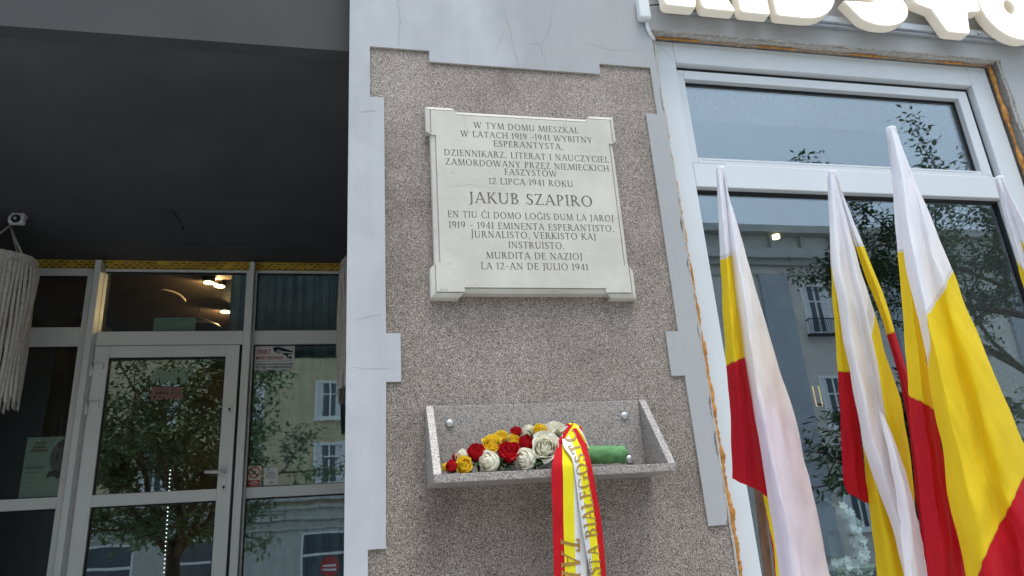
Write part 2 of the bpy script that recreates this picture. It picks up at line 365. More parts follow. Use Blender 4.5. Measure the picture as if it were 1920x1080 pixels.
G = {
 'A': (.80, [q_slant(.1, .38, TN), q_slant(.70, .40, TK), hb(.22, .57, .34), sf(.1, 0, .24), sf(.7, 0, .26)]),
 'B': (.66, [vs(.16), sf(.14, 0, .2), sf(.14, 1, .2), q_arc(.3, .755, .24, .245, -90, 90), q_arc(.3, .27, .30, .27, -90, 90), hb(.1, .32, .97), hb(.1, .32, .52), hb(.1, .32, .03)]),
 'C': (.80, [q_arc(.47, .5, .42, .52, 48, 312, 22), tip(.755, .72, 1), tip(.755, .12, 1)]),
 'D': (.84, [vs(.16), sf(.14, 0, .2), sf(.14, 1, .2), q_arc(.34, .5, .44, .5, -90, 90, 18), hb(.1, .36, .97), hb(.1, .36, .03)]),
 'E': (.60, [vs(.16), hb(.04, .52, .97), hb(.16, .46, .52), hb(.04, .56, .03), tip(.50, 1, -1), tip(.44, .44, 1), tip(.54, 0, 1.1)]),
 'F': (.56, [vs(.16), hb(.04, .52, .97), hb(.16, .44, .50), tip(.50, 1, -1), tip(.42, .42, 1), sf(.16, 0)]),
 'G': (.86, [q_arc(.47, .5, .42, .52, 48, 320, 22), tip(.76, .72, 1), [(.70, .02), (.82, .06), (.82, .42), (.70, .42)], hb(.6, .9, .42)]),
 'H': (.84, [vs(.16), vs(.68), hb(.16, .68, .52), sf(.16, 0), sf(.16, 1), sf(.68, 0), sf(.68, 1)]),
 'I': (.32, [vs(.16), sf(.16, 0), sf(.16, 1)]),
 'J': (.36, [[(.14, -.02), (.265, .1), (.265, 1), (.14, 1)], sf(.2, 1), q_arc(.05, .03, .21, .22, -95, 5, 8)]),
 'K': (.74, [vs(.16), sf(.16, 0), sf(.16, 1), q_slant(.2, .58, TN, .42, 1), q_slant(.66, .3, TK, 0, .56), sf(.56, 1, .24), sf(.66, 0, .24)]),
 'L': (.60, [vs(.16), sf(.16, 1), hb(.04, .56, .03), tip(.54, 0, 1.2)]),
 'M': (.96, [q_slant(.12, .17, TN), q_slant(.48, .19, TK), q_slant(.48, .77, TN), q_slant(.84, .79, TK), sf(.12, 0, .22), sf(.84, 0, .26), sf(.13, 1, .14), sf(.83, 1, .14)]),
 'N': (.84, [q_slant(.15, .15, TN), q_slant(.68, .17, TK), q_slant(.69, .69, TN), sf(.15, 0, .24), sf(.1, 1, .18), sf(.69, 1, .24)]),
 'O': (.92, [q_arc(.46, .5, .41, .52, 0, 360, 32)]),
 'P': (.62, [vs(.16), sf(.16, 0), sf(.14, 1, .2), q_arc(.28, .72, .28, .28, -90, 90), hb(.1, .3, .97), hb(.16, .3, .45)]),
 'R': (.74, [vs(.16), sf(.16, 0), sf(.14, 1, .2), q_arc(.28, .74, .26, .26, -90, 90), hb(.1, .3, .97), hb(.16, .3, .49), q_slant(.66, .34, TK, 0, .5), sf(.68, 0, .18)]),
 'S': (.56, [q_arc(.28, .755, .21, .26, 40, 250, 14), q_arc(.28, .26, .24, .28, -140, 80, 14), q_seg(.15, .62, .42, .42, TK), tip(.46, .76, 1), tip(.06, .06, 1)]),
 'T': (.70, [vs(.35), sf(.35, 0), hb(.04, .66, .97), tip(.07, 1, -1), tip(.63, 1, -1)]),
 'U': (.84, [[(.1, .3), (.225, .3), (.225, 1), (.1, 1)], [(.66, .3), (.722, .3), (.722, 1), (.66, 1)], q_arc(.41, .3, .311, .32, 180, 360, 16), sf(.16, 1), sf(.69, 1, .22)]),
 'V': (.80, [q_slant(.38, .1, TK), q_slant(.40, .69, TN), sf(.1, 1, .26), sf(.69, 1, .22)]),
 'W': (1.12, [q_slant(.32, .1, TK), q_slant(.34, .55, TN), q_slant(.76, .55, TK), q_slant(.78, 1.02, TN), sf(.1, 1, .24), sf(.55, 1, .2), sf(1.02, 1, .2)]),
 'Y': (.76, [[(.33, 0), (.455, 0), (.455, .46), (.33, .46)], q_slant(.38, .1, TK, .42, 1), q_slant(.40, .66, TN, .42, 1), sf(.39, 0), sf(.1, 1, .24), sf(.66, 1, .2)]),
 'Z': (.70, [hb(.06, .62, .97), hb(.04, .66, .03), q_slant(.13, .55, TK), tip(.09, 1, -1), tip(.63, 0, 1.1)]),
 '1': (.36, [vs(.18), sf(.18, 0), q_seg(.04, .86, .2, .97, TN)]),
 '2': (.60, [q_arc(.28, .72, .24, .3, -30, 170, 14), q_slant(.1, .44, TK*.8, .04, .6), hb(.04, .56, .04), tip(.54, 0, 1)]),
 '4': (.64, [[(.36, 0), (.485, 0), (.485, 1), (.36, 1)], hb(.03, .60, .28), q_slant(.07, .40, TN, .28, 1), sf(.42, 0, .24)]),
 '9': (.62, [q_arc(.30, .68, .26, .34, 0, 360, 22), q_arc(.16, .62, .40, .64, -68, 4, 10)]),
 ',': (.24, [[(.08, 0), (.2, 0), (.2, .12), (.08, .12)], q_slant(.08, .16, .06, -.14, .04)]),
 '.': (.24, [[(.07, 0), (.2, 0), (.2, .13), (.07, .13)]]),
 '-': (.50, [hb(.04, .46, .44)]), ' ': (.36, []),
}
G['Ł'] = (.60, G['L'][1] + [q_seg(.0, .40, .36, .62, TN)])
G['Ó'] = (.92, G['O'][1] + [acute(.46)])
G['Ĉ'] = (.80, G['C'][1] + [circ(.47)]); G['Ĝ'] = (.86, G['G'][1] + [circ(.47)]); G['Ĵ'] = (.36, G['J'][1] + [circ(.2)])
def serif_line(text, sp=.06):
    """list of polygons, total width; cap height 1"""
    x = 0; out = []
    for ch in text:
        wd, polys = G[ch]
        out += [[(px+x, py) for px, py in p] for p in polys]; x += wd+sp
    return out, x-sp

# ================================================================== ground and street
g = MB(); g.box(-90, 90, -90, -.0, -.3, -.12); struct(g.build('road', M['asphalt']))
g = MB(); g.box(-60, 60, -8.5, .6, -.119, 0, .01); struct(g.build('pavement', M['pave']))
g = MB(); g.box(-60, 60, -23.99, -20, -.119, 0, .01); struct(g.build('far_pavement', M['pave']))
g = MB(); g.box(-90, 90, .601, 60, -.3, -.001); g.box(-90, 90, -120, -90.01, -.3, -.12); struct(g.build('ground', M['pave']))

# ================================================================== the building with the plaque
bld = thing('building', 'pale grey rendered house with dark entrance recess, speckled mosaic panel and white shop window', 'building', (0, 0, 0))
PF = -.009                                                                     # face of the smooth plaster
panel_left = [(.043, 0), (.043, 1.604), (.1, 1.604), (.105, 2.148), (.157, 2.148), (.157, 2.323), (.106, 2.323), (.106, 3.303), (.051, 3.303), (.051, 3.545),
              (.2925, 3.545), (.2925, 3.491), (1.0375, 3.491), (1.0375, 3.545), (1.276, 3.545), (1.276, 3.3035), (1.2235, 3.3035), (1.2235, 2.323), (1.17, 2.323), (1.17, 2.148), (1.2235, 2.148), (1.228, 1.604), (1.296, 1.604)]
r2 = random.Random(3)
jl = [(1.308+r2.uniform(-.006, .007), 1.63+i*(3.755-1.63)/46) for i in range(47)]           # broken plaster edge left of the window
jt = [(1.33+i*(1.87/40), 3.7575+r2.uniform(-.002, .0025)) for i in range(1, 40)]
jr = [(3.222+r2.uniform(-.008, .009), 3.752-i*3.75/60) for i in range(61)]
outline = [(-.031, 0), (-.031, 5.2), (9, 5.2), (9, 0)] + jr[::-1] + [(3.215, 3.7575)] + jt[::-1] + [(1.32, 3.7575)] + jl[::-1] + panel_left[::-1]
m = MB(); m.prism(outline, PF, .006, 0, 1)
# hairline cracks drawn as flush fillets
def crack(mb, pts, wd, y, seed):
    r = random.Random(seed); fine = []
    for (x0, z0), (x1, z1) in zip(pts, pts[1:]):
        n = max(2, int(math.hypot(x1-x0, z1-z0)/.018))
        for k in range(n): fine.append((x0+(x1-x0)*k/n+r.uniform(-.0035, .0035), z0+(z1-z0)*k/n+r.uniform(-.0035, .0035)))
    fine.append(pts[-1]); v = []; f = []
    for i, (x, z) in enumerate(fine):
        a = fine[max(0, i-1)]; b = fine[min(len(fine)-1, i+1)]; d = Vector((b[0]-a[0], b[1]-a[1])).normalized()
        ww = wd*(.5+.5*sin(pi*min(1, max(.08, i/len(fine)))))*r.uniform(.6, 1.2)/2
        v += [(x-d.y*ww, y, z+d.x*ww), (x+d.y*ww, y, z-d.x*ww)]
        if i: f.append((2*i-2, 2*i-1, 2*i+1, 2*i))
    mb.add(v, f, 2)
def pxz(pts, Y=0): return [((p := at(x, y, Y)).x, p.z) for x, y in pts]
for i, (pts, wd) in enumerate([([(770, -25), (745, 5), (750, 40), (747, 85)], .0035), ([(935, -10), (958, 60), (972, 128)], .004), ([(1036, -10), (1032, 50), (1013, 85), (1026, 130)], .004),
        ([(1013, 80), (985, 84)], .003), ([(945, 58), (928, 100)], .0025), ([(1090, 78), (1150, 95), (1216, 92)], .0022), ([(668, 210), (705, 208)], .0025), ([(662, 600), (718, 588)], .002), ([(660, 690), (735, 692)], .002)]):
    crack(m, pxz(pts, PF), wd*.8, PF-.0006, i)
part(m, 'facade_wall', [M['plaster'], M['plaster_side'], M['crack']], bld)
m = MB()
m.box(-.031, 1.318, .0125, .75, 0, 5.2); m.box(3.232, 9, .0125, .75, 0, 5.2); m.box(1.318, 3.232, .0125, .7, 3.761, 5.2); m.box(1.318, 3.232, .0125, .5, 0, .78)
part(m, 'wall_core', M['plaster_side'], bld)
m = MB(); m.box(.032, 1.309, 0, .0123, 0, 3.56); part(m, 'speckled_panel', M['speckle'], bld)
m = MB(); m.box(-8, -.033, .10, .17, 3.596, 5.2); part(m, 'lintel', M['anthracite'], bld)
m = MB(); m.box(-8, -2.951, .101, .5, 0, 3.595); part(m, 'side_wall', M['anthracite'], bld)
m = MB(); m.box(-8, .9, .171, 2.76, 3.66, 3.75); m.box(-1.2, .4, 2.40, 2.412, 3.651, 3.66)
cp = [(-1.10, 1.84), (-1.115, 1.95), (-1.09, 2.02), (-1.10, 2.09)]
part(m, 'ceiling', M['ceiling'], bld)
m = MB()
for (x0, y0), (x1, y1) in zip(cp, cp[1:]): m.box(min(x0, x1)-.002, max(x0, x1)+.002, y0, y1, 3.657, 3.6595)
m.tube([(-1.1, 2.1, 3.66), (-1.1, 2.1, 3.648)], .008, 8)
part(m, 'ceiling_cable', M['cable'], bld)
for x0, x1, y0 in ((-2.95, -2.665, .1), (.55, .75, .76)): m = MB(); m.box(x0, x1, y0, 2.8, 0, 3.66); part(m, 'recess_wall', M['anthracite'], bld)
m = MB(); m.box(-2.66, .55, 1.5, 2.8, .0, 1.1)
for i in range(6): m.box(-2.66, .55, 1.5-.2*(6-i)+.0, 1.5-.2*(5-i), 0, 1.1*(i+.0)/6+.15)
part(m, 'entrance_steps', M['pave'], bld)

# ---- entrance glazing (plane y=2.685)
EY = 2.685
ent = MB()
def stile(mb, x0, x1, z0, z1, y0=EY, y1=EY+.07, b=.003): mb.box(x0, x1, y0, y1, z0, z1, b)
stile(ent, -2.75, -2.66, 1.1, 3.592)
stile(ent, -1.829, -1.72, 1.1, 3.592); stile(ent, -.778, -.703, 1.1, 3.592); stile(ent, .40, .52, 1.1, 3.592)
for x0, x1 in ((-2.659, -1.83), (-1.719, -.779), (-.702, .399)):
    stile(ent, x0, x1, 3.577 if x0 > -1.8 else 3.542, 3.592); stile(ent, x0, x1, 3.032, 3.132 if x0 > -2 else 3.165)
    if not -1.75 < x0 < -1: stile(ent, x0, x1, 1.98, 2.05); stile(ent, x0, x1, 1.1, 1.2)
front = part(ent, 'entrance_frame', M['pvc_door'], bld)
m = MB(); m.box(-1.762, -1.722, EY-.09, EY-.001, 1.1, 3.625, .004); part(m, 'mullion_post', M['pvc_door'], front)
m = MB(); m.box(-.747, -.714, EY-.09, EY-.001, 1.1, 3.625, .004); part(m, 'mullion_post', M['pvc_door'], front)
m = MB()
for x0, x1 in ((-2.659, -1.83), (-.702, .399)):
    for z0, z1 in ((3.133, 3.576), (2.051, 3.031), (1.201, 1.979)):
        if x0 < -2: z0 = 3.166 if z0 > 3 else z0; z1 = 3.541 if z1 > 3.5 else z1
        m.box(x0, x0+.006, EY+.018, EY+.04, z0, z1); m.box(x1-.006, x1, EY+.018, EY+.04, z0, z1); m.box(x0+.006, x1-.006, EY+.018, EY+.04, z1-.008, z1); m.box(x0+.006, x1-.006, EY+.018, EY+.04, z0, z0+.004)
m.box(-1.719, -.779, EY+.018, EY+.04, 3.568, 3.576)
part(m, 'gasket', M['gasket'], front)
for x0, x1, z0, z1 in ((-2.66, -1.829, 3.165, 3.542), (-2.66, -1.829, 2.05, 3.032), (-2.66, -1.829, 1.2, 1.98), (-1.72, -.778, 3.132, 3.577),
                       (-.703, .4, 3.132, 3.577), (-.703, .4, 2.05, 3.032), (-.703, .4, 1.2, 1.98)):
    m = MB(); m.box(x0-.003, x1+.003, EY+.025, EY+.031, z0-.003, z1+.003); part(m, 'pane', M['glass_door'], front)
m = MB(); m.box(-2.66, .5, EY+.01, EY+.05, 3.5925, 3.6605, 0, 0)
r3 = random.Random(5)
for row in range(3):
    x = -2.4+row*.02
    while x < .1:
        if r3.random() < .82: m.box(x, x+r3.uniform(.022, .034), EY+.0085, EY+.0098, 3.603+row*.019, 3.603+row*.019+r3.uniform(.005, .008), 0, 1)
        x += .047
part(m, 'sealing_tape', [M['yellow_tape'], M['tape_mark']], front)
# door leaf
dl = MB(); DY = EY-.012
dl.box(-1.716, -1.626, DY, DY+.07, 1.12, 3.026, .003); dl.box(-.883, -.795, DY, DY+.07, 1.12, 3.026, .003)
for z0, z1 in ((2.946, 3.026), (1.976, 2.05), (1.12, 1.23)): dl.box(-1.6255, -.8835, DY, DY+.07, z0, z1, .003)
door = part(dl, 'door', M['pvc_door'], bld)
for z0, z1 in ((2.05, 2.946), (1.23, 1.976)):
    m = MB(); m.box(-1.63, -.88, DY+.03, DY+.036, z0-.003, z1+.003); part(m, 'pane', M['glass_door'], door)
m = MB()
for z0, z1 in ((2.05, 2.946), (1.23, 1.976)):
    m.box(-1.6255, -1.619, DY+.016, DY+.04, z0, z1); m.box(-.89, -.8835, DY+.016, DY+.04, z0, z1); m.box(-1.619, -.89, DY+.016, DY+.04, z1-.009, z1); m.box(-1.619, -.89, DY+.016, DY+.04, z0, z0+.004)
m.box(-1.7195, -1.7165, DY+.013, DY+.05, 1.12, 3.03); m.box(-.7945, -.7795, DY+.0135, DY+.05, 1.12, 3.03); m.box(-1.716, -.795, DY+.013, DY+.05, 3.0265, 3.0315)
part(m, 'gasket', M['gasket'], door)
m = MB(); m.box(-.853, -.826, DY-.008, DY-.0005, 2.01, 2.235, .003); part(m, 'handle_plate', M['pvc_door'], door)
m = MB(); m.tube([(-.839, DY-.004, 2.152), (-.839, DY-.05, 2.152)], .011, 12); m.tube([(-.832, DY-.052, 2.152), (-.9, DY-.054, 2.153), (-.955, DY-.05, 2.155)], [.012, .0115, .010], 12)
part(m, 'handle', M['white_plastic'], door)
for kx, ky, kz in ((-.839, DY-.0085, 2.06), (-.834, DY-.0065, 2.572)):
    m = MB(); m.disc((kx, ky, kz), 'y', .008, 14, 0, .003); m.box(kx-.0025, kx+.0025, ky-.0028, ky, kz-.019, kz); part(m, 'keyhole', M['black'], door)
m = MB(); m.box(-.85, -.818, DY-.006, DY-.0005, 2.532, 2.60, .003); part(m, 'lock_plate', M['pvc_door'], door)
for z in (2.85, 2.595):
    m = MB(); m.box(-1.705, -1.648, DY-.02, DY-.0005, z+.012, z+.05, .003); m.tube([(-1.722, DY-.014, z-.035), (-1.722, DY-.014, z+.05)], .013, 10); m.box(-1.745, -1.725, DY-.02, DY+.01, z-.035, z-.002, .003)
    part(m, 'hinge', M['pvc_door'], door)

# ---- room behind the entrance
m = MB(); m.box(-3.6, .9, 6.5, 6.6, 1.0, 3.9); m.box(-3.7, -3.6, EY+.08, 6.6, 1.0, 3.9); m.box(.9, 1.0, EY+.08, 6.6, 1.0, 3.9); m.box(-3.6, .9, EY-.0, 6.5, 1.0, 1.099)
part(m, 'room_wall', M['int_wall'], bld)
m = MB(); m.box(-3.6, .9, EY+.08, 6.5, 3.8, 3.9); part(m, 'room_ceiling', M['int_wall'], bld)
m = MB()
for i in range(9): m.box(-3.3+i*.0, -1.75, 3.1+i*.24, 3.34+i*.24, 2.1+i*.19, 2.3+i*.19)        # underside of a stair flight
m.box(-2.9, -1.7, 5.4, 5.5, 1.1, 3.8)
part(m, 'staircase', M['int_dark'], bld)

# ---- shop window
WY = .055
fr = MB()
fr.box(1.341, 1.44, WY, WY+.07, .8, 3.748, .004); fr.box(3.07, 3.184, WY, WY+.07, .8, 3.748, .004)
fr.box(1.4405, 3.0695, WY, WY+.07, 3.634, 3.748, .004); fr.box(1.4405, 3.0695, WY, WY+.07, 2.992, 3.108, .004); fr.box(1.4405, 3.0695, WY, WY+.07, .8, .92, .004)
fr.box(3.03, 3.0695, WY+.012, WY+.065, .9205, 2.9915, .003)
win = part(fr, 'shop_window', M['pvc'], bld)
SY = WY+.024
sh = MB()
sh.box(1.446, 1.484, SY, SY+.04, 3.1125, 3.612, .003); sh.box(2.988, 3.046, SY, SY+.04, 3.1125, 3.612, .003)
sh.box(1.4845, 2.9875, SY, SY+.04, 3.565, 3.612, .003); sh.box(1.4845, 2.9875, SY, SY+.04, 3.1125, 3.151, .003)
part(sh, 'sash', M['pvc'], win)
m = MB()
m.box(1.4405, 3.0695, SY+.012, SY+.05, 3.6125, 3.6335); m.box(3.0465, 3.0695, SY+.012, SY+.05, 3.1085, 3.612)
def gframe(mb, x0, x1, z0, z1, y0, y1, t): mb.box(x0, x0+t*.5, y0, y1, z0, z1); mb.box(x1-t, x1, y0, y1, z0, z1); mb.box(x0+t*.5, x1-t, y0, y1, z1-t, z1); mb.box(x0+t*.5, x1-t, y0, y1, z0, z0+t*.3)
gframe(m, 1.4845, 2.9875, 3.1515, 3.5645, SY+.028, SY+.045, .010)
gframe(m, 1.4405, 3.0295, .9205, 2.9915, WY+.03, WY+.06, .009)
m.box(1.441, 1.60, WY-.0003, WY+.0002, 3.1082, 3.1092); m.box(1.5, 2.95, SY-.0004, SY-.0001, 3.1395, 3.1403)
def miter(mb, x0, z0, x1, z1, y, w_=.0009):
    d = Vector((x1-x0, z1-z0)).normalized(); mb.flat([(x0-d.y*w_, z0+d.x*w_), (x0+d.y*w_, z0-d.x*w_), (x1+d.y*w_, z1-d.x*w_), (x1-d.y*w_, z1+d.x*w_)], y)
part(m, 'gasket', M['gasket'], win)
m = MB()
miter(m, 1.36, 3.728, 1.438, 3.636, WY-.0006); miter(m, 1.36, 3.728, 3.17, 3.728, WY-.0006, .0006); miter(m, 1.449, 3.609, 1.482, 3.567, SY-.0006); miter(m, 3.072, 3.637, 3.165, 3.728, WY-.0006); miter(m, 2.99, 3.148, 3.043, 3.115, SY-.0006)
part(m, 'mitre_joint', plain('grey_joint', (.42, .44, .47), .6), win)
m = MB(); m.box(1.48, 2.99, SY+.032, SY+.038, 3.148, 3.568); part(m, 'pane', M['glass'], win)
m = MB(); m.box(1.437, 3.033, WY+.042, WY+.048, .917, 2.995); part(m, 'pane', M['glass'], win)
m = MB(); m.box(1.25, 3.28, -.06, WY-.001, .775, .799, .003); part(m, 'sill', M['alu'], win)
# foam squeezed out round the frame
def bead(mb, p0, p1, rad, seed, n=120, off=(0, 0, 0)):
    r = random.Random(seed); p0 = Vector(p0); p1 = Vector(p1); pts = []; rs = []
    for i in range(n+1):
        t = i/n; rr = rad(t)*(.65+.75*abs(noise.noise(Vector((t*37+seed, seed*1.7, 0))))+.35*r.random())
        pts.append(p0.lerp(p1, t)+Vector((noise.noise(Vector((t*22, seed, 3)))*.006, noise.noise(Vector((t*25, seed, 9)))*.005, 0))); rs.append(max(.0015, rr))
    mb.tube(pts, rs, 9)
m = MB()
bead(m, (1.331, .028, 3.0), (1.331, .022, .8), lambda t: .006+.011*min(1, t*1.6), 1, 260)
bead(m, (1.330, .030, 3.36), (1.331, .030, 3.02), lambda t: .0025+.004*max(0, sin(t*19)), 2, 60)
bead(m, (1.329, .028, 3.752), (1.330, .03, 3.68), lambda t: .007, 3, 16)
part(m, 'foam_bead', M['foam'], win)
m = MB(); bead(m, (1.335, .040, 3.752), (3.19, .040, 3.752), lambda t: .0022+.0045*max(0, sin(t*23)), 4, 200); part(m, 'foam_bead', M['foam'], win)
m = MB(); bead(m, (3.198, .040, 3.755), (3.2, .04, .8), lambda t: .0055+.006*abs(sin(t*31+2*sin(t*13))), 5, 300); part(m, 'foam_bead', M['foam'], win)
m = MB(); bead(m, (3.218, .006, 3.765), (3.222, .006, .8), lambda t: .006, 6, 300); bead(m, (1.3165, .004, 3.72), (1.3175, .004, 1.0), lambda t: .0055, 8, 260); bead(m, (1.325, .004, 3.758), (3.21, .004, 3.758), lambda t: .0015, 11, 200)
part(m, 'mortar_edge', M['plaster_side'], win)
# ---- room behind the shop window
m = MB(); m.box(1.05, 8.4, 4.4, 4.5, .3, 3.9); m.box(.951, 1.05, .751, 4.5, .3, 3.9); m.box(8.4, 8.5, .751, 4.5, .3, 3.9); m.box(1.05, 8.4, .751, 4.4, .3, .4); m.box(1.05, 8.4, .751, 4.4, 3.85, 3.95)
part(m, 'showroom_wall', M['int_dark'], bld)

# ================================================================== commemorative plaque
plq = thing('memorial_plaque', 'pale limestone plaque with eared corners and engraved Polish and Esperanto lettering', 'plaque', (.66, 0, 2.85))
def ears(i):
    """outline of the plaque, every edge moved inwards by i"""
    x0, x1, z0, z1, e, h, d = .266+i, 1.056-i, 2.447+i, 3.253-i, .103, .113, .017
    return [(x0, z0), (x0+e, z0), (x0+e, z0+d), (x1-e, z0+d), (x1-e, z0), (x1, z0), (x1, z0+h), (x1-d, z0+h), (x1-d, z1-h), (x1, z1-h), (x1, z1),
            (x1-e, z1), (x1-e, z1-d), (x0+e, z1-d), (x0+e, z1), (x0, z1), (x0, z1-h), (x0+d, z1-h), (x0+d, z0+h), (x0, z0+h)]
prof = [(0, -.0002), (0, -.036), (.003, -.039), (.016, -.046), (.0165, -.041), (.0200, -.041), (.0205, -.048)]
FY = -.048
m = MB()
for (i0, y0), (i1, y1) in zip(prof, prof[1:]):
    a, b = ears(i0), ears(i1); n = len(a)
    m.add([(x, y0, z) for x, z in a]+[(x, y1, z) for x, z in b], [(k, (k+1) % n, n+(k+1) % n, n+k) for k in range(n)])
lines = [('W TYM DOMU MIESZKAŁ', .455, .894, 3.161, 0), ('W LATACH 1919 -1941 WYBITNY', .401, .948, 3.119, 0), ('ESPERANTYSTA,', .531, .82, 3.081, 0),
         ('DZIENNIKARZ, LITERAT I NAUCZYCIEL', .332, 1.010, 3.031, 0), ('ZAMORDOWANY PRZEZ NIEMIECKICH', .336, 1.006, 2.990, 0), ('FASZYSTÓW', .568, .783, 2.956, 0),
         ('12 LIPCA 1941 ROKU', .503, .846, 2.913, 0), ('JAKUB SZAPIRO', .421, .920, 2.829, .047), ('EN TIU ĈI DOMO LOĜIS DUM LA JAROJ', .337, .999, 2.766, 0),
         ('1919 - 1941 EMINENTA ESPERANTISTO,', .339, .995, 2.722, 0), ('ĴURNALISTO, VERKISTO KAJ', .422, .917, 2.685, 0), ('INSTRUISTO.', .563, .784, 2.644, 0),
         ('MURDITA DE NAZIOJ', .475, .853, 2.600, 0), ('LA 12-AN DE JULIO 1941', .453, .872, 2.557, 0)]
face = ears(.0205); cv = [Vector((x*10, z*10)) for x, z in face]; cf = [list(range(len(cv)))]
for t, x0, x1, zb, h in lines:
    polys, wd = serif_line(t); h = h or .0275; sx = (x1-x0)/wd
    for p in polys:
        p = [((x0+a*sx)*10, (zb-.001+b*h)*10) for a, b in p]
        if sum(p[i][0]*p[(i+1) % len(p)][1]-p[(i+1) % len(p)][0]*p[i][1] for i in range(len(p))) < 0: p = p[::-1]
        cf.append(list(range(len(cv), len(cv)+len(p)))); cv += [Vector(q) for q in p]
dv, de, df, ov, oe, of_ = delaunay_2d_cdt(cv, [], cf, 1, 1e-5)
flat_f, let_f = [], []
for f, o in zip(df, of_): (let_f if any(k for k in o) else flat_f).append(tuple(f))
def orient(f):
    a, b, c = (dv[i] for i in f[:3]); return f if (b-a).cross(c-a) > 0 else tuple(reversed(f))
flat_f = [orient(f) for f in flat_f]; let_f = [orient(f) for f in let_f]
m.add([(v.x/10, FY, v.y/10) for v in dv], flat_f)
r = random.Random(4)
for pts in ([(868, 214), (872, 236), (880, 250)], [(975, 214), (983, 232)], [(1059, 218), (1061, 232)], [(838, 352), (880, 346), (925, 352)]):
    q = pxz(pts, FY); o = []
    crack_mb = m; crack(m, q, .0012, FY-.0004, 5)
m.mi = [min(k, 1) for k in m.mi]
part(m, 'slab', [M['stone'], M['crack']], plq)
m = MB(); used = {}; edges = {}
for f in let_f:
    for a, b in zip(f, f[1:]+f[:1]): edges[(a, b)] = 1
DEP = .0028
m.add([(v.x/10, FY+DEP, v.y/10) for v in dv], let_f)
for (a, b) in edges:
    if (b, a) not in edges:
        m.add([(dv[a].x/10, FY, dv[a].y/10), (dv[b].x/10, FY, dv[b].y/10), (dv[b].x/10, FY+DEP, dv[b].y/10), (dv[a].x/10, FY+DEP, dv[a].y/10)], [(0, 1, 2, 3)])
# keep only used vertices
keep = sorted({i for f in m.f for i in f}); mp = {k: i for i, k in enumerate(keep)}
m.v = [m.v[k] for k in keep]; m.f = [tuple(mp[i] for i in f) for f in m.f]
part(m, 'inscription', M['patina'], plq)
m = MB()
for k in range(3): m.box(.298+k*.011, .305+k*.011, FY-.0006, FY+.0004, 2.4725, 2.4735); m.box(.300+k*.011, .301+k*.011, FY-.0006, FY+.0004, 2.4735, 2.481)
part(m, 'mason_mark', M['patina'], plq)

# ================================================================== granite flower box on the wall
fb = thing('flower_box', 'polished pink grey granite flower box with sloping triangular sides bolted under the plaque', 'flower box', (.64, 0, 1.785))
X0, X1, ZB, ZT, DP, TH = .238, 1.043, 1.783, 2.057, .215, .026
m = MB(); m.box(X0+TH+.0005, X1-TH-.0005, -.026, -.0005, ZB+TH, ZT-.002, .0015); part(m, 'back_panel', M['granite'], fb)
m = MB(); m.box(X0+TH+.0005, X1-TH-.0005, -DP, -.0005, ZB, ZB+TH-.0005, .0015); part(m, 'base_slab', M['granite'], fb)
for x in (X0, X1-TH):
    bm_ = bmesh.new(); sec = [(-.0005, ZB), (-DP, ZB), (-DP, ZB+TH), (-.03, ZT), (-.0005, ZT)]
    vv = [bm_.verts.new((xx, y, z)) for xx in (x, x+TH) for y, z in sec]; n = 5
    bm_.faces.new(vv[:5]); bm_.faces.new(vv[5:][::-1])
    for i in range(n): bm_.faces.new((vv[i], vv[n+i], vv[n+(i+1) % n], vv[(i+1) % n]))
    bmesh.ops.recalc_face_normals(bm_, faces=bm_.faces[:]); bmesh.ops.bevel(bm_, geom=bm_.edges[:], offset=.0015, segments=1, affect='EDGES')
    m = MB(); m.bm(bm_); part(m, 'side_panel', M['granite'], fb)
def dome(mb, c, r, h, n=16, k=5):
    vs_ = []; fs_ = []
    for i in range(k+1):
        a = i/k*pi/2
        for j in range(n): b = 2*pi*j/n; vs_.append((c[0]+r*cos(a)*cos(b), c[1]-h*sin(a), c[2]+r*cos(a)*sin(b)))
    for i in range(k):
        for j in range(n): fs_.append((i*n+j, i*n+(j+1) % n, (i+1)*n+(j+1) % n, (i+1)*n+j))
    mb.add(vs_, fs_, 0, True)
for x, z in ((.318, 1.994), (.955, 2.0), (.955, 1.846), (.318, 1.846)):
    m = MB(); m.tube([(x, -.0262, z), (x, -.031, z)], .0135, 18, 0, True, False); dome(m, (x, -.031, z), .0135, .005, 18); part(m, 'bolt_cap', M['steel'], fb)

# ================================================================== bouquet lying in the box
bq = thing('rose_bouquet', 'bouquet of red, yellow and cream roses with green wrapped stems in the granite box', 'bouquet', (.55, -.12, 1.81))
def mat_petal(name, c, edge, tip_):
    k = NT(name); a = k.n('ShaderNodeAttribute', attribute_name='rim')
    col = k.ramp(a.outputs['Fac'], [(0, edge), (.45, c), (.9, c), (1, tip_)])
    col = k.mix(1, col, k.ramp(k.noise(60, 4), [(.3, (.88, .88, .88)), (.7, (1.06, 1.06, 1.06))]), 'MULTIPLY')
    b = k.n('ShaderNodeBsdfPrincipled'); k.l(col, b.inputs['Base Color']); b.inputs['Roughness'].default_value = .55; b.inputs['Specular IOR Level'].default_value = .25
    t = k.n('ShaderNodeBsdfTranslucent'); k.l(col, t.inputs[0]); mx = k.n('ShaderNodeMixShader'); mx.inputs[0].default_value = .38
    k.l(b.outputs[0], mx.inputs[1]); k.l(t.outputs[0], mx.inputs[2]); k.l(mx.outputs[0], k.out.inputs['Surface']); return k.m
PET = {'red': mat_petal('red_rose_petal', (.56, .008, .018), (.38, .004, .01), (.48, .006, .015)),
       'yellow': mat_petal('yellow_rose_petal', (.93, .68, .04), (.88, .52, .015), (.93, .72, .10)),
       'cream': mat_petal('cream_rose_petal', (.95, .93, .80), (.88, .88, .60), (.95, .91, .84))}
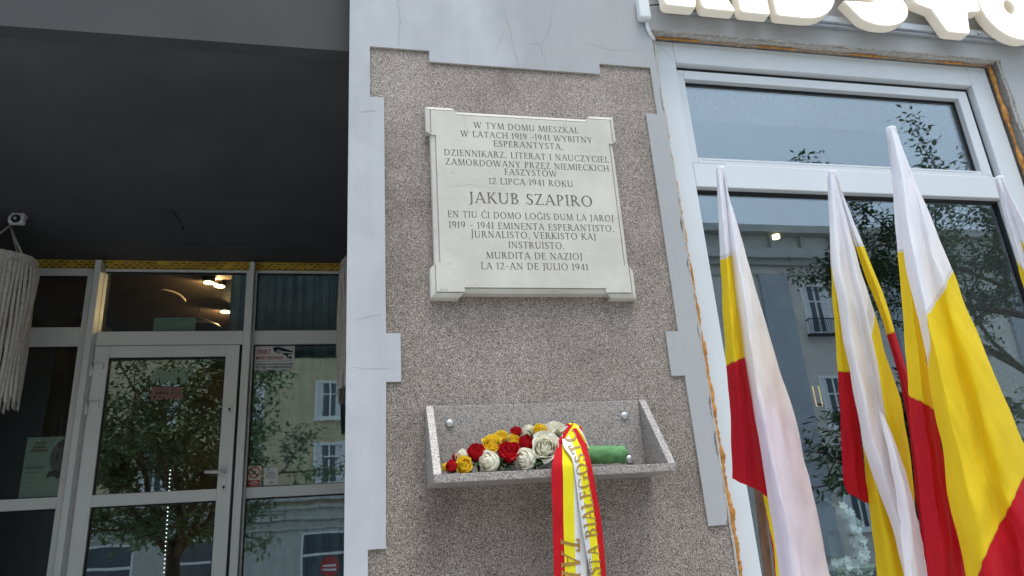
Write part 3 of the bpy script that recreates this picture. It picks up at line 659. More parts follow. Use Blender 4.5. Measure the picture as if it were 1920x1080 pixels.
def rose_mesh(r, openness, seed):
    """bud along +z: petals wound in a spiral, the outer ones leaning out and curling at the rim"""
    rr = random.Random(seed); mb = MB(); rim = []
    n = 20; H = r*1.7
    for k in range(n):
        t = k/(n-1); th = k*2.399+rr.uniform(-.25, .25); wid = (1.5 if k < 4 else .95+.25*t)
        R = r*(.13+.80*t**.75)*(.80+.25*openness); hgt = H*(1.06-.20*t+rr.uniform(-.05, .05)); close = .75*(1-t)+.30*(1-openness); flare = r*.62*openness*t**1.6; curl = r*.42*openness*t**1.3
        NU, NV = 8, 9; v = []; f = []; asym = rr.uniform(-.25, .25)
        for j in range(NV+1):
            b = j/NV
            for i in range(NU+1):
                a = -1+2*i/NU; ww = wid*(sin(min(1, b*1.7)*pi/2)**.55)*(1-.30*max(0, b-.7)/.3)
                up = max(0, b-.5)
                rad = R*(sin(min(1, b*1.55)*pi/2)**.75)*(1-close*up*up*2.6)+flare*max(0, b-.62)**2/.1444*(.7+.5*abs(a)+asym*a)+.03*r*sin(a*4+k*1.7)*b
                z = hgt*b-a*a*hgt*.17*b*b-curl*max(0, b-.74)**2/.0676*(.5+.6*abs(a-asym))+rr.uniform(-1, 1)*r*.01
                g_ = th+a*ww; v.append((rad*cos(g_), rad*sin(g_), z)); rim.append(b)
        for j in range(NV):
            for i in range(NU): f.append((j*(NU+1)+i, j*(NU+1)+i+1, (j+1)*(NU+1)+i+1, (j+1)*(NU+1)+i))
        mb.add(v, f, 0, True)
    # calyx
    for s_ in range(5):
        g_ = s_*2*pi/5+.3; L = r*1.1; v = []; 
        for j in range(5):
            b = j/4; wd = .22*r*(1-b)+.01*r; rad = r*(.18+.62*b**.7)*(.9+.3*openness)+r*.1*b; z = -r*.05+L*b*.55-(r*.25*b*b)
            for sgn in (-1, 1): v.append((rad*cos(g_)-sgn*wd*sin(g_), rad*sin(g_)+sgn*wd*cos(g_), z))
        mb.add(v, [(2*j, 2*j+1, 2*j+3, 2*j+2) for j in range(4)], 1, True); rim += [0]*10
    mb.tube([(0, 0, r*.2), (0, 0, -.0*r), (0, 0, -r*.9)], [r*.33, r*.2, r*.09], 8, 1); rim += [0]*(len(mb.v)-len(rim))
    return mb, rim
def zq(x, y): return 780+x*.26573, 740+y*.26573
roses = [  # zoom x, y, radius(zoom px), colour, depth, axis (x right, y into wall, z up), openness
 (250, 505, 48, 'red', -.175, (-.75, -.5, .45), .35), (342, 503, 62, 'yellow', -.180, (-.45, -.75, .25), .7), (208, 512, 34, 'yellow', -.15, (-.9, -.2, .3), .5),
 (322, 432, 52, 'cream', -.13, (-.7, -.45, .5), .4), (285, 440, 36, 'red', -.11, (-.8, -.2, .5), .4), (428, 405, 72, 'red', -.135, (-.15, -.5, .85), .55), (490, 395, 45, 'red', -.10, (.2, -.5, .7), .6),
 (535, 352, 66, 'yellow', -.115, (-.1, -.75, .55), .9), (600, 300, 50, 'yellow', -.085, (-.1, -.6, .75), .8), (518, 475, 84, 'cream', -.17, (-.75, -.6, .1), .45),
 (655, 405, 84, 'red', -.145, (.05, -.62, .75), .75), (692, 322, 42, 'yellow', -.09, (.1, -.7, .6), .8), (706, 262, 46, 'red', -.07, (-.2, -.4, .9), .5), (788, 258, 54, 'cream', -.07, (-.25, -.4, .85), .5),
 (780, 335, 62, 'red', -.12, (0, -.45, .9), .5), (772, 465, 86, 'cream', -.17, (-.7, -.65, .15), .5), (880, 262, 54, 'yellow', -.10, (.05, -.75, .6), .7),
 (915, 375, 92, 'cream', -.165, (-.15, -.92, .22), .95), (935, 255, 66, 'cream', -.085, (0, -.45, .85), .8), (1000, 240, 58, 'cream', -.08, (.15, -.5, .8), .8)]
for k, (zx, zy, zr, colr, Y, ax, op) in enumerate(roses):
    c = at(*zq(zx, zy), Y); dist = (c-cam.matrix_world.translation).dot(AXF); r = zr*.26573/FPX*dist*1.12
    mb, rim = rose_mesh(r, op*.62, k+11); q = Vector(ax).normalized().to_track_quat('Z', 'Y').to_matrix()
    mb.v = [tuple(c+q@(Vector(p)-Vector((0, 0, r*.95)))) for p in mb.v]
    o = part(mb, 'rose', [PET[colr], M['stem']], bq, {'rim': rim}); o['label'] = {'red': 'deep red rose', 'yellow': 'yellow rose', 'cream': 'cream white rose'}[colr]
def leaf_blade(mb, c, ax, up, L, W, mi=0):
    ax = Vector(ax).normalized(); s_ = ax.cross(Vector(up)).normalized(); u = s_.cross(ax); v = []
    for j in range(6):
        b = j/5; wd = W*sin(pi*min(.98, b*.9+.08))**.9
        p = Vector(c)+ax*L*b+u*(L*.18*sin(b*pi)); v += [p-s_*wd+u*wd*.35, p, p+s_*wd+u*wd*.35]
    mb.add(v, [q for j in range(5) for q in ((3*j, 3*j+1, 3*j+4, 3*j+3), (3*j+1, 3*j+2, 3*j+5, 3*j+4))], mi, True)
m = MB(); r = random.Random(9)
for zx, zy, Y in [(640, 505, -.16), (660, 490, -.15), (880, 470, -.17), (905, 490, -.17), (930, 480, -.16), (840, 300, -.13), (500, 420, -.12), (700, 470, -.13), (860, 500, -.18), (590, 500, -.16), (950, 470, -.15), (560, 420, -.1), (740, 480, -.12), (420, 500, -.15), (820, 410, -.12), (610, 480, -.12)]:
    c = at(*zq(zx, zy), Y); leaf_blade(m, c-Vector((.01, 0, .004)), (r.uniform(-1, 1), r.uniform(-1, .1), r.uniform(-.1, .6)), (0, -.6, 1), r.uniform(.03, .05), r.uniform(.010, .015))
part(m, 'foliage', plain('rose_leaf', (.02, .055, .022), .45, .3, 30), bq)
m = MB(); r = random.Random(2)
for k in range(15):
    a = at(*zq(r.uniform(500, 960), r.uniform(330, 470)), r.uniform(-.15, -.08)); b = at(*zq(1215, r.uniform(395, 460)), r.uniform(-.13, -.09)); m.tube([a, (a+b)/2-Vector((0, 0, .006)), b], .0032, 6)
part(m, 'stems', M['stem'], bq)
p0, p1 = at(*zq(1120, 425), -.105), at(*zq(1468, 423), -.105)
m = MB(); n = 26; ptsr = []; rds = []
for i in range(n+1):
    t = i/n; ptsr.append(p0.lerp(p1, t)); rds.append(.0325*(1+.05*noise.noise(Vector((t*16, 0, 0)))))
ptsr += [p1-Vector((.003, 0, 0)), p1-Vector((.03, 0, 0))]; rds += [.029, .027]
m.tube(ptsr, rds, 26, 0, False)
for i in range(len(m.v)):
    v = Vector(m.v[i]); v.z = p0.z+(v.z-p0.z)*.92+.004*noise.noise(v*30); v.x += .006*noise.noise(Vector((v.y*60, v.z*60, 1))); k_ = 1+.07*noise.noise(v*55)+.04*noise.noise(v*140); a = p0.lerp(p1, max(0, min(1, (v.x-p0.x)/(p1.x-p0.x)))); a.x = v.x; m.v[i] = tuple(a+(v-a)*k_)
part(m, 'stem_wrap', M['stemwrap'], bq)

# ================================================================== sheets of cloth
def catmull(P, t):
    n = len(P)-1; s_ = min(max(t*n, 0), n-1e-9); i = int(s_); u = s_-i
    a, b, c, d = P[max(i-1, 0)], P[i], P[i+1], P[min(i+2, n)]
    return .5*((2*b)+(c-a)*u+(2*a-5*b+4*c-d)*u*u+(3*b-a-3*c+d)*u**3)
def dep(y): return y
class Sheet:
    """a hanging cloth: columns from left to right, each a survey polyline [(px,py,depth)...], with stripe heights per column"""
    def __init__(s, cols, stops=None, nu=24, nv=50, vals=None, ripple=.004, seed=0, stain=None, hook=None):
        s.cols = [[at(p[0], p[1], dep(p[2])) for p in c] for c in cols]; s.raw = cols; s.stops = stops; s.nu = nu; s.nv = nv; s.vals = vals; s.rip = ripple; s.seed = seed; s.stain = stain; s.hook = hook
    def col_pt(s, i, v):
        c = s.cols[i]; r_ = s.raw[i]
        tot = r_[-1][1]-r_[0][1]; y = r_[0][1]+v*tot
        # by height within the column
        for k in range(len(r_)-1):
            if y <= r_[k+1][1] or k == len(r_)-2:
                u = (y-r_[k][1])/(r_[k+1][1]-r_[k][1]); return s._cm(c, k, u), y
    def _cm(s, c, k, u):
        a, b, d, e = c[max(k-1, 0)], c[k], c[k+1], c[min(k+2, len(c)-1)]
        lin = b.lerp(d, u); cm = .5*((2*b)+(d-a)*u+(2*a-5*b+4*d-e)*u*u+(3*b-a-3*d+e)*u**3)
        return lin.lerp(cm, .6)
    def pt(s, u, v):
        P = [s.col_pt(i, v) for i in range(len(s.cols))]
        p = catmull([q[0] for q in P], u) if len(P) > 2 else P[0][0].lerp(P[1][0], u)
        d = s.rip*(noise.noise(Vector((u*5+s.seed, v*3, s.seed)))+.8*noise.noise(Vector((u*7+v*6+s.seed, v*8-u*3, 3)))+.4*noise.noise(Vector((u*15-v*9+s.seed, v*14, 7))))*min(1, v*4)
        return p+Vector((0, d, 0))
    def mesh(s, mb, st, stn):
        vs_ = []
        for j in range(s.nv+1):
            for i in range(s.nu+1):
                u, v = i/s.nu, j/s.nv; vs_.append(s.pt(u, v))
                n = len(s.cols)-1; k = min(int(u*n), n-1); f = u*n-k
                if s.stops is not None:
                    y = lambda q: s.raw[q][0][1]+v*(s.raw[q][-1][1]-s.raw[q][0][1])
                    yy = y(k)*(1-f)+y(k+1)*f; sp = [s.stops[k][q]*(1-f)+s.stops[k+1][q]*f for q in (0, 1)]
                    xs = [-400, sp[0], sp[1], sp[1]+400]
                    a = 0 if yy < xs[1] else (1 if yy < xs[2] else 2)
                    st.append(min(2.99, max(.01, a+(yy-xs[a])/(xs[a+1]-xs[a]))))
                else: st.append(min(2.995, max(.005, s.vals[k]*(1-f)+s.vals[k+1]*f)))
                stn.append(s.stain(u, v) if s.stain else 0)
        W = s.nu+1
        mb.add(vs_, [(j*W+i, (j+1)*W+i, (j+1)*W+i+1, j*W+i+1) for j in range(s.nv) for i in range(s.nu)], 0, True)

# ================================================================== ribbon over the bouquet
rb = thing('memorial_ribbon', 'red, yellow and white satin ribbon with bronze lettering hanging over the granite box edge', 'ribbon', (.76, -.22, 1.9))
def zr_(x, y): return 1000+x*.27778, 780+y*.27778
def rc(pts): return [(*zr_(x, y), Y) for x, y, Y in pts]
tailL = Sheet([rc([(168, 140, -.150), (150, 230, -.19), (128, 320, -.232), (122, 420, -.236), (130, 700, -.232), (140, 1079, -.225), (152, 1500, -.22), (165, 2050, -.22)]),
               rc([(190, 165, -.165), (196, 250, -.205), (196, 320, -.236), (200, 420, -.240), (203, 700, -.238), (214, 1079, -.232), (226, 1500, -.225), (240, 2050, -.225)]),
               rc([(222, 190, -.165), (255, 265, -.205), (270, 330, -.235), (273, 420, -.238), (276, 700, -.236), (286, 1079, -.23), (298, 1500, -.225), (310, 2050, -.225)]),
               rc([(240, 200, -.15), (300, 290, -.195), (338, 350, -.222), (345, 440, -.228), (352, 700, -.228), (362, 1079, -.222), (372, 1500, -.22), (385, 2050, -.22)])], None, 30, 90, [0, 1, 2, 3], .0035, 3)
tailR = Sheet([rc([(192, 130, -.165), (203, 205, -.200), (262, 290, -.238), (288, 440, -.246), (322, 700, -.247), (360, 935, -.244), (388, 1085, -.24), (430, 1500, -.23), (470, 2050, -.23)]),
               rc([(228, 100, -.158), (262, 180, -.200), (303, 300, -.244), (326, 450, -.253), (358, 700, -.255), (392, 935, -.252), (402, 1085, -.246), (440, 1500, -.236), (480, 2050, -.236)]),
               rc([(262, 88, -.155), (312, 190, -.200), (350, 310, -.245), (376, 460, -.254), (416, 700, -.256), (442, 935, -.254), (456, 1085, -.248), (484, 1500, -.24), (515, 2050, -.24)]),
               rc([(290, 80, -.150), (352, 190, -.195), (390, 320, -.236), (415, 460, -.244), (458, 700, -.247), (482, 935, -.245), (494, 1085, -.24), (520, 1500, -.235), (550, 2050, -.235)])], None, 30, 110, [3, 2, 1, 0], .003, 8)
for nm, sh_ in (('left', tailL), ('right', tailR)):
    m = MB(); st = []; sn = []; sh_.mesh(m, st, sn); t_ = part(m, 'ribbon_tail', M['ribbon'], rb, {'stripe': st, 'stain': sn})
def ribbon_text(sheet, text, u0, u1, v0, v1, flip, obj_name):
    """lettering along the tail: flip=True reads upwards"""
    polys, wd = serif_line(text, .10); mb = MB()
    polys = [[(a+dx, b+dy) for a, b in p] for p in polys for dx, dy in ((0, 0), (.03, .02))]
    def place(x, y, lift):
        t = x/wd
        if flip: v = v1+(v0-v1)*t; u = u1+(u0-u1)*y       # reads upwards, tops to the left
        else: v = v0+(v1-v0)*t; u = u0+(u1-u0)*y
        c = sheet.pt(u, v); e = 2e-3
        nrm = (sheet.pt(u+e, v)-c).cross(sheet.pt(u, v+e)-c).normalized()
        if nrm.y > 0: nrm = -nrm
        return c+nrm*lift
    def grid(a, b, c, d, lift):
        n = max(1, int(max(math.hypot(a[0]-b[0], a[1]-b[1]), math.hypot(c[0]-d[0], c[1]-d[1]))/.09)+1); k = max(1, int(max(math.hypot(a[0]-d[0], a[1]-d[1]), math.hypot(b[0]-c[0], b[1]-c[1]))/.09)+1)
        L = lambda p, q, t: (p[0]+(q[0]-p[0])*t, p[1]+(q[1]-p[1])*t); vs_ = []
        for r_ in range(k+1):
            p, q = L(a, d, r_/k), L(b, c, r_/k)
            vs_ += [place(*L(p, q, i/n), lift) for i in range(n+1)]
        mb.add(vs_, [(r_*(n+1)+i, r_*(n+1)+i+1, (r_+1)*(n+1)+i+1, (r_+1)*(n+1)+i) for r_ in range(k) for i in range(n)])
    for idx, p in enumerate(polys):
        lift = .0011+.00007*(idx % 9); n = len(p)
        if n % 2: mb.add([place(x, y, lift) for x, y in p], [tuple(range(n))])
        else:
            for q in range(n//2-1): grid(p[q], p[q+1], p[n-2-q], p[n-1-q], lift)
    part(mb, obj_name, M['gold'], rb)
def vR(zy): return (zy-130)/(2050-130)
ribbon_text(tailR, 'PREZYDENT MIASTA BIAŁEGOSTO', .16, .70, vR(120)+.003, .985, True, 'lettering')
def vL(zy): return (zy-140)/(2050-140)
ribbon_text(tailL, 'TADEUSZ', .24, .78, vL(795), vL(795)+.40, False, 'lettering')
m = MB(); st = []; sn = []
knot = Sheet([[(1064, 800, -.125), (1060, 806, -.150), (1052, 818, -.165), (1047, 832, -.172), (1040, 845, -.16)], [(1074, 793, -.120), (1071, 800, -.150), (1063, 812, -.172), (1056, 826, -.18), (1050, 842, -.165)], [(1084, 797, -.115), (1080, 806, -.145), (1072, 815, -.168), (1064, 826, -.178), (1056, 838, -.165)]], None, 12, 16, [0, .9, 1.6], .002, 2)
knot.mesh(m, st, sn)
loop = Sheet([[(1060, 796, -.120), (1072, 806, -.135), (1086, 822, -.135), (1096, 838, -.13)], [(1068, 793, -.125), (1082, 805, -.15), (1092, 822, -.15), (1101, 840, -.14)], [(1076, 795, -.120), (1091, 808, -.14), (1099, 824, -.14), (1106, 842, -.13)]], None, 12, 16, [0.2, 1.3, 2.6], .002, 4)
loop.mesh(m, st, sn)
wrapb = Sheet([[(1062, 798, -.10), (1066, 815, -.155), (1068, 835, -.165), (1068, 858, -.15), (1066, 870, -.12)], [(1078, 795, -.10), (1083, 815, -.15), (1088, 835, -.16), (1092, 858, -.145), (1092, 870, -.12)], [(1090, 800, -.09), (1096, 818, -.135), (1101, 838, -.145), (1104, 858, -.135), (1104, 870, -.11)]], None, 12, 16, [2.4, 1.5, .5], .002, 6)
wrapb.mesh(m, st, sn)
part(m, 'ribbon_knot', M['ribbon'], rb, {'stripe': st, 'stain': sn})

# ================================================================== flags in front of the shop window
BIG = 5000
def dep(y): return -CAMD+(y+CAMD)*.62         # the flags stand about 1.3 m out from the facade
def atf(px, py, y): return at(px, py, dep(y))
def flag(label, tip_, base, sheets, loc):
    o = thing('flag', label, 'flag', loc, 'white, yellow and red flags standing before the shop window')
    m = MB(); st = []; sn = []
    for s_ in sheets: s_.mesh(m, st, sn)
    a, b = atf(*tip_), atf(*base); d = (a-b).normalized(); hs_ = [a+d*.008, a+d*.006, a] + [a.lerp(b, k/14*.70) for k in range(1, 15)]; n0 = len(m.v)
    m.tube(hs_, [.003, .008, .0092]+[.0095+.0005*((k*7) % 3) for k in range(14)], 14)
    for k in range(len(hs_)): st += [min(2.9, .5+max(0, k-2)/14*2.5)]*14; sn += [0]*14
    part(m, 'flag_cloth', M['flag'], o, {'stripe': st, 'stain': sn})
    m = MB(); a2 = a.lerp(b, .02); e_ = a+(b-a)*((a.z-.06)/(a.z-b.z)); m.tube([a2, b, e_], [.0075, .0085, .0085], 14)
    part(m, 'flag_pole', M['wood_pole'], o)
    return o
def st1(u, v): return max(0, min(1, (v-.28)/.35))*(.35+.65*min(1, v*1.2))
f1 = flag('leftmost flag, with its white stripe drooping furthest and the brown pole showing below', (1351, 318, -.60), (1447, 1130, -.36), [
    Sheet([[(1343, 322, -.585), (1346, 400, -.58), (1350, 487, -.57), (1357, 590, -.565), (1363, 690, -.56), (1369, 812, -.54), (1373, 897, -.52)],
           [(1345, 318, -.610), (1354, 400, -.63), (1362, 487, -.64), (1371, 590, -.65), (1380, 690, -.64), (1390, 812, -.60), (1396, 908, -.57)],
           [(1351, 317, -.618), (1361, 400, -.625), (1370, 487, -.62), (1382, 590, -.61), (1393, 690, -.60), (1405, 812, -.575), (1418, 918, -.545)],
           [(1357, 319, -.605), (1367, 400, -.595), (1376, 487, -.58), (1391, 590, -.565), (1404, 690, -.55), (1424, 812, -.53), (1444, 934, -.51)]],
          [(487, 684), (484, 676), (480, 671), (470, 668)], 36, 60, None, .006, 1),
    Sheet([[(1357, 325, -.60), (1371, 480, -.605), (1392, 640, -.61), (1412, 760, -.61), (1432, 880, -.60), (1452, 1000, -.59), (1466, 1110, -.58)],
           [(1358, 330, -.615), (1382, 480, -.655), (1408, 640, -.69), (1428, 760, -.70), (1449, 880, -.71), (1470, 1000, -.71), (1486, 1110, -.71)],
           [(1359, 335, -.61), (1392, 480, -.63), (1424, 640, -.66), (1449, 760, -.665), (1474, 880, -.68), (1498, 1000, -.69), (1515, 1110, -.69)],
           [(1360, 345, -.60), (1402, 487, -.59), (1444, 640, -.58), (1481, 760, -.57), (1514, 880, -.57), (1541, 1000, -.57), (1562, 1110, -.57)]],
          [(BIG, 2*BIG)]*4, 36, 60, None, .007, 4, st1),
    Sheet([[(1420, 880, -.50), (1432, 940, -.48), (1446, 1010, -.46), (1456, 1110, -.45)], [(1440, 880, -.51), (1452, 940, -.50), (1464, 1010, -.49), (1474, 1110, -.48)], [(1450, 880, -.53), (1464, 940, -.53), (1480, 1010, -.53), (1490, 1110, -.53)]],
          [(300, 870)]*1+[(300, 2000)]*2, 10, 16, None, .004, 5)], (1.9, -.5, 1.6))
f2 = flag('second flag from the left, its white fold in the middle between yellow and red edges', (1561, 326, -.62), (1748, 1130, -.34), [
    Sheet([[(1551, 332, -.60), (1558, 505, -.59), (1566, 620, -.58), (1573, 730, -.57), (1582, 900, -.55), (1592, 925, -.54)],
           [(1556, 328, -.62), (1563, 505, -.61), (1576, 620, -.60), (1586, 730, -.59), (1602, 895, -.57), (1612, 936, -.56)],
           [(1562, 327, -.62), (1575, 505, -.60), (1590, 620, -.59), (1604, 730, -.58), (1622, 895, -.56), (1634, 948, -.55)]],
          [(505, 697), (500, 697), (495, 697)], 18, 50, None, .004, 7),
    Sheet([[(1610, 780, -.56), (1619, 840, -.555), (1626, 932, -.55), (1638, 1018, -.55), (1652, 1120, -.55)], [(1618, 785, -.60), (1634, 860, -.62), (1648, 932, -.63), (1665, 1018, -.63), (1680, 1120, -.63)], [(1626, 790, -.58), (1646, 870, -.58), (1664, 932, -.58), (1690, 1018, -.58), (1712, 1120, -.58)]],
          [(300, 2000)]*3, 16, 30, None, .004, 9),
    Sheet([[(1555, 330, -.63), (1559, 505, -.64), (1569, 556, -.64), (1585, 660, -.645), (1600, 740, -.65), (1619, 840, -.65), (1650, 925, -.65), (1680, 1010, -.65), (1704, 1120, -.65)],
           [(1558, 327, -.645), (1575, 505, -.675), (1588, 570, -.685), (1606, 670, -.70), (1622, 745, -.71), (1643, 840, -.71), (1668, 925, -.71), (1692, 1010, -.70), (1712, 1120, -.70)],
           [(1561, 326, -.64), (1590, 505, -.65), (1605, 570, -.655), (1626, 670, -.66), (1640, 745, -.665), (1661, 840, -.67), (1680, 925, -.68), (1699, 1010, -.68), (1718, 1120, -.68)],
           [(1563, 326, -.635), (1604, 505, -.675), (1622, 570, -.69), (1645, 670, -.705), (1660, 745, -.71), (1680, 840, -.70), (1692, 925, -.69), (1706, 1010, -.68), (1722, 1120, -.68)],
           [(1564, 327, -.62), (1612, 505, -.64), (1634, 570, -.65), (1665, 670, -.66), (1688, 745, -.665), (1705, 840, -.66), (1716, 925, -.65), (1720, 1000, -.64), (1722, 1120, -.64)]],
          [(BIG, 2*BIG), (BIG, 2*BIG), (1150, BIG), (594, BIG), (548, BIG)], 48, 64, None, .006, 11),
    Sheet([[(1648, 770, -.69), (1664, 840, -.72), (1680, 925, -.73), (1690, 1010, -.73), (1698, 1120, -.73)], [(1654, 775, -.70), (1678, 840, -.74), (1697, 925, -.76), (1712, 1010, -.76), (1724, 1120, -.76)], [(1660, 780, -.69), (1690, 860, -.70), (1712, 940, -.71), (1728, 1010, -.71), (1745, 1120, -.71)]],
          [(BIG, 2*BIG)]*3, 14, 30, None, .004, 13),
    Sheet([[(1562, 330, -.60), (1604, 464, -.60), (1638, 557, -.60), (1662, 625, -.60), (1684, 710, -.60), (1702, 800, -.60), (1716, 900, -.60), (1726, 1000, -.6), (1738, 1120, -.6)],
           [(1564, 327, -.61), (1612, 462, -.63), (1650, 557, -.64), (1670, 622, -.64), (1694, 710, -.65), (1716, 800, -.65), (1732, 900, -.65), (1746, 1000, -.65), (1760, 1120, -.65)],
           [(1566, 328, -.60), (1620, 462, -.59), (1658, 557, -.58), (1677, 619, -.58), (1706, 710, -.57), (1730, 800, -.57), (1752, 900, -.57), (1770, 1000, -.57), (1790, 1120, -.57)]],
          [(464, 625), (462, 622), (461, 619)], 16, 60, None, .005, 15)], (2.3, -.5, 1.6))
f3 = flag('largest and tallest flag, third from the left, with a broad yellow fold', (1671, 244, -.86), (1800, 1180, -.46), [
    Sheet([[(1664, 246, -.83), (1671, 320, -.82), (1682, 471, -.80), (1692, 590, -.79), (1704, 735, -.78), (1716, 880, -.77), (1730, 1000, -.76), (1745, 1130, -.76)],
           [(1668, 243, -.86), (1679, 320, -.87), (1697, 476, -.87), (1712, 590, -.86), (1732, 752, -.85), (1748, 880, -.84), (1765, 1000, -.83), (1782, 1130, -.82)],
           [(1672, 243, -.86), (1686, 320, -.86), (1708, 476, -.83), (1732, 640, -.81), (1756, 775, -.80), (1776, 900, -.79), (1798, 1010, -.78), (1820, 1130, -.77)]],
          [(471, 738), (474, 754), (476, 771)], 24, 60, None, .006, 21),
    Sheet([[(1668, 244, -.87), (1680, 330, -.875), (1697, 478, -.88), (1718, 590, -.88), (1740, 700, -.88), (1756, 790, -.88), (1779, 915, -.87), (1798, 1010, -.86), (1818, 1120, -.85)],
           [(1671, 242, -.885), (1692, 330, -.92), (1715, 478, -.95), (1740, 590, -.97), (1766, 700, -.98), (1786, 790, -.985), (1814, 915, -.985), (1836, 1010, -.98), (1858, 1120, -.97)],
           [(1674, 242, -.88), (1702, 330, -.90), (1735, 478, -.91), (1766, 590, -.92), (1798, 700, -.925), (1822, 790, -.93), (1854, 915, -.93), (1880, 1010, -.93), (1905, 1120, -.92)],
           [(1677, 243, -.875), (1710, 330, -.905), (1755, 478, -.93), (1792, 590, -.945), (1830, 700, -.955), (1860, 790, -.96), (1898, 915, -.96), (1930, 1010, -.96), (1958, 1120, -.95)],
           [(1682, 247, -.86), (1716, 345, -.86), (1772, 480, -.855), (1818, 590, -.85), (1864, 700, -.845), (1902, 790, -.84), (1952, 915, -.84), (1990, 1010, -.84), (2030, 1120, -.84)]],
          [(700, 1120), (588, 1050), (560, 985), (532, 930), (500, 850)], 64, 80, None, .007, 23)], (2.4, -.8, 1.6))
f4 = flag('flag at the right photo edge, showing only its grey white sleeve and fold', (1874, 336, -.62), (2150, 1230, -.34), [
    Sheet([[(1867, 340, -.60), (1886, 420, -.59), (1906, 488, -.585), (1932, 600, -.58), (1960, 740, -.57)], [(1871, 335, -.63), (1894, 420, -.64), (1918, 495, -.64), (1946, 600, -.64), (1978, 740, -.63)], [(1876, 335, -.63), (1902, 420, -.63), (1928, 500, -.62), (1960, 600, -.61), (1996, 740, -.60)]],
          [(488, 690), (515, 690), (540, 700)], 16, 40, None, .004, 31),
    Sheet([[(1876, 338, -.64), (1906, 420, -.65), (1936, 500, -.65), (1972, 600, -.65), (2030, 800, -.65)], [(1880, 340, -.66), (1922, 420, -.68), (1962, 500, -.70), (2010, 600, -.71), (2080, 800, -.72)], [(1883, 347, -.64), (1926, 420, -.64), (1982, 500, -.63), (2050, 600, -.62), (2140, 800, -.62)]],
          [(BIG, 2*BIG)]*3, 20, 40, None, .006, 33)], (2.8, -.5, 1.6))
for f_, t_, b_ in ((f1, (1351, 318, -.60), (1447, 1130, -.36)), (f2, (1561, 326, -.62), (1748, 1130, -.34)), (f3, (1671, 244, -.86), (1800, 1180, -.46)), (f4, (1874, 336, -.62), (2150, 1230, -.34))):
    a, b = atf(*t_), atf(*b_); p = a+(b-a)*((a.z-.06)/(a.z-b.z)); d = (a-b).normalized()
    h = thing('flag_stand', {f1: 'black round floor stand holding the leftmost flag', f2: 'black round floor stand holding the second flag', f3: 'black round floor stand holding the tallest flag', f4: 'black round floor stand holding the flag at the right edge'}[f_], 'stand', (p.x, p.y, .0), 'floor stands holding the flags')
    m = MB(); m.tube([(p.x, p.y, .0), (p.x, p.y, .02), (p.x, p.y, .05)], [.15, .15, .04], 28); part(m, 'base', M['iron'], h)
    m = MB(); m.tube([p-d*.02, p+d*.14], .0125, 14); part(m, 'socket', M['steel'], h)

# ================================================================== illuminated shop letters on a rail
sg = thing('illuminated_sign', 'glowing cream block letters KIDS TOWN on an aluminium rail above the shop window', 'sign', (2.6, -.03, 3.82))
def mat_lit(name, c, e, st_):
    k = NT(name); b = k.bsdf(c, .45); b.inputs['Emission Color'].default_value = (*e, 1); b.inputs['Emission Strength'].default_value = st_; return k.m
M['lit'] = mat_lit('lit_acrylic_face', (.85, .82, .74), (1, .95, .82), .5)
M['lit_side'] = mat_lit('cream_letter_return', (.80, .74, .64), (1, .86, .66), .07)
ZL = 3.818
def el(cx, cz, rx, rz, a0, a1, n): return [(cx+rx*cos(radians(a0+(a1-a0)*i/n)), cz+rz*sin(radians(a0+(a1-a0)*i/n))) for i in range(n+1)]
letters = {
 'K': ([[(1.348, 0), (1.502, 0), (1.516, .12), (1.533, 0), (1.704, 0), (1.62, .2), (1.70, .4), (1.535, .4), (1.516, .29), (1.502, .4), (1.34, .4)]], .018),
 'I': ([[(1.722, 0), (1.878, 0), (1.878, .4), (1.722, .4)]], .02),
 'D': ([[(1.907, 0)] + el(2.06, .2, .20, .2, -90, 90, 14) + [(1.905, .4)], el(2.04, .2, .03, .045, 0, 360, 12)[:-1]], .02),
 'S': ([el(2.475, .128, .178, .128, -128, 55, 14) + [(2.50, .215), (2.48, .265), (2.62, .25)] + el(2.455, .285, .17, .125, 0, 225, 16) + [(2.43, .175), (2.462, .142), (2.285, .135)]], .014),
 'T': ([[(2.842, 0), (2.978, 0), (3.005, .14), (3.09, .148), (3.10, .40), (2.69, .40), (2.70, .16), (2.763, .14), (2.79, .13)]], .02),
 'O': ([el(3.285, .2, .19, .205, 0, 360, 30)[:-1], el(3.28, .2, .03, .042, 0, 360, 14)[:-1]], .02),
 'W': ([[(3.56, 0), (3.70, 0), (3.73, .1), (3.76, 0), (3.90, 0), (3.98, .4), (3.82, .4), (3.80, .28), (3.78, .4), (3.68, .4), (3.66, .28), (3.64, .4), (3.48, .4)]], .016),
 'N': ([[(4.0, 0), (4.15, 0), (4.16, .12), (4.22, 0), (4.38, 0), (4.38, .4), (4.23, .4), (4.22, .28), (4.16, .4), (4.0, .4)]], .016)}
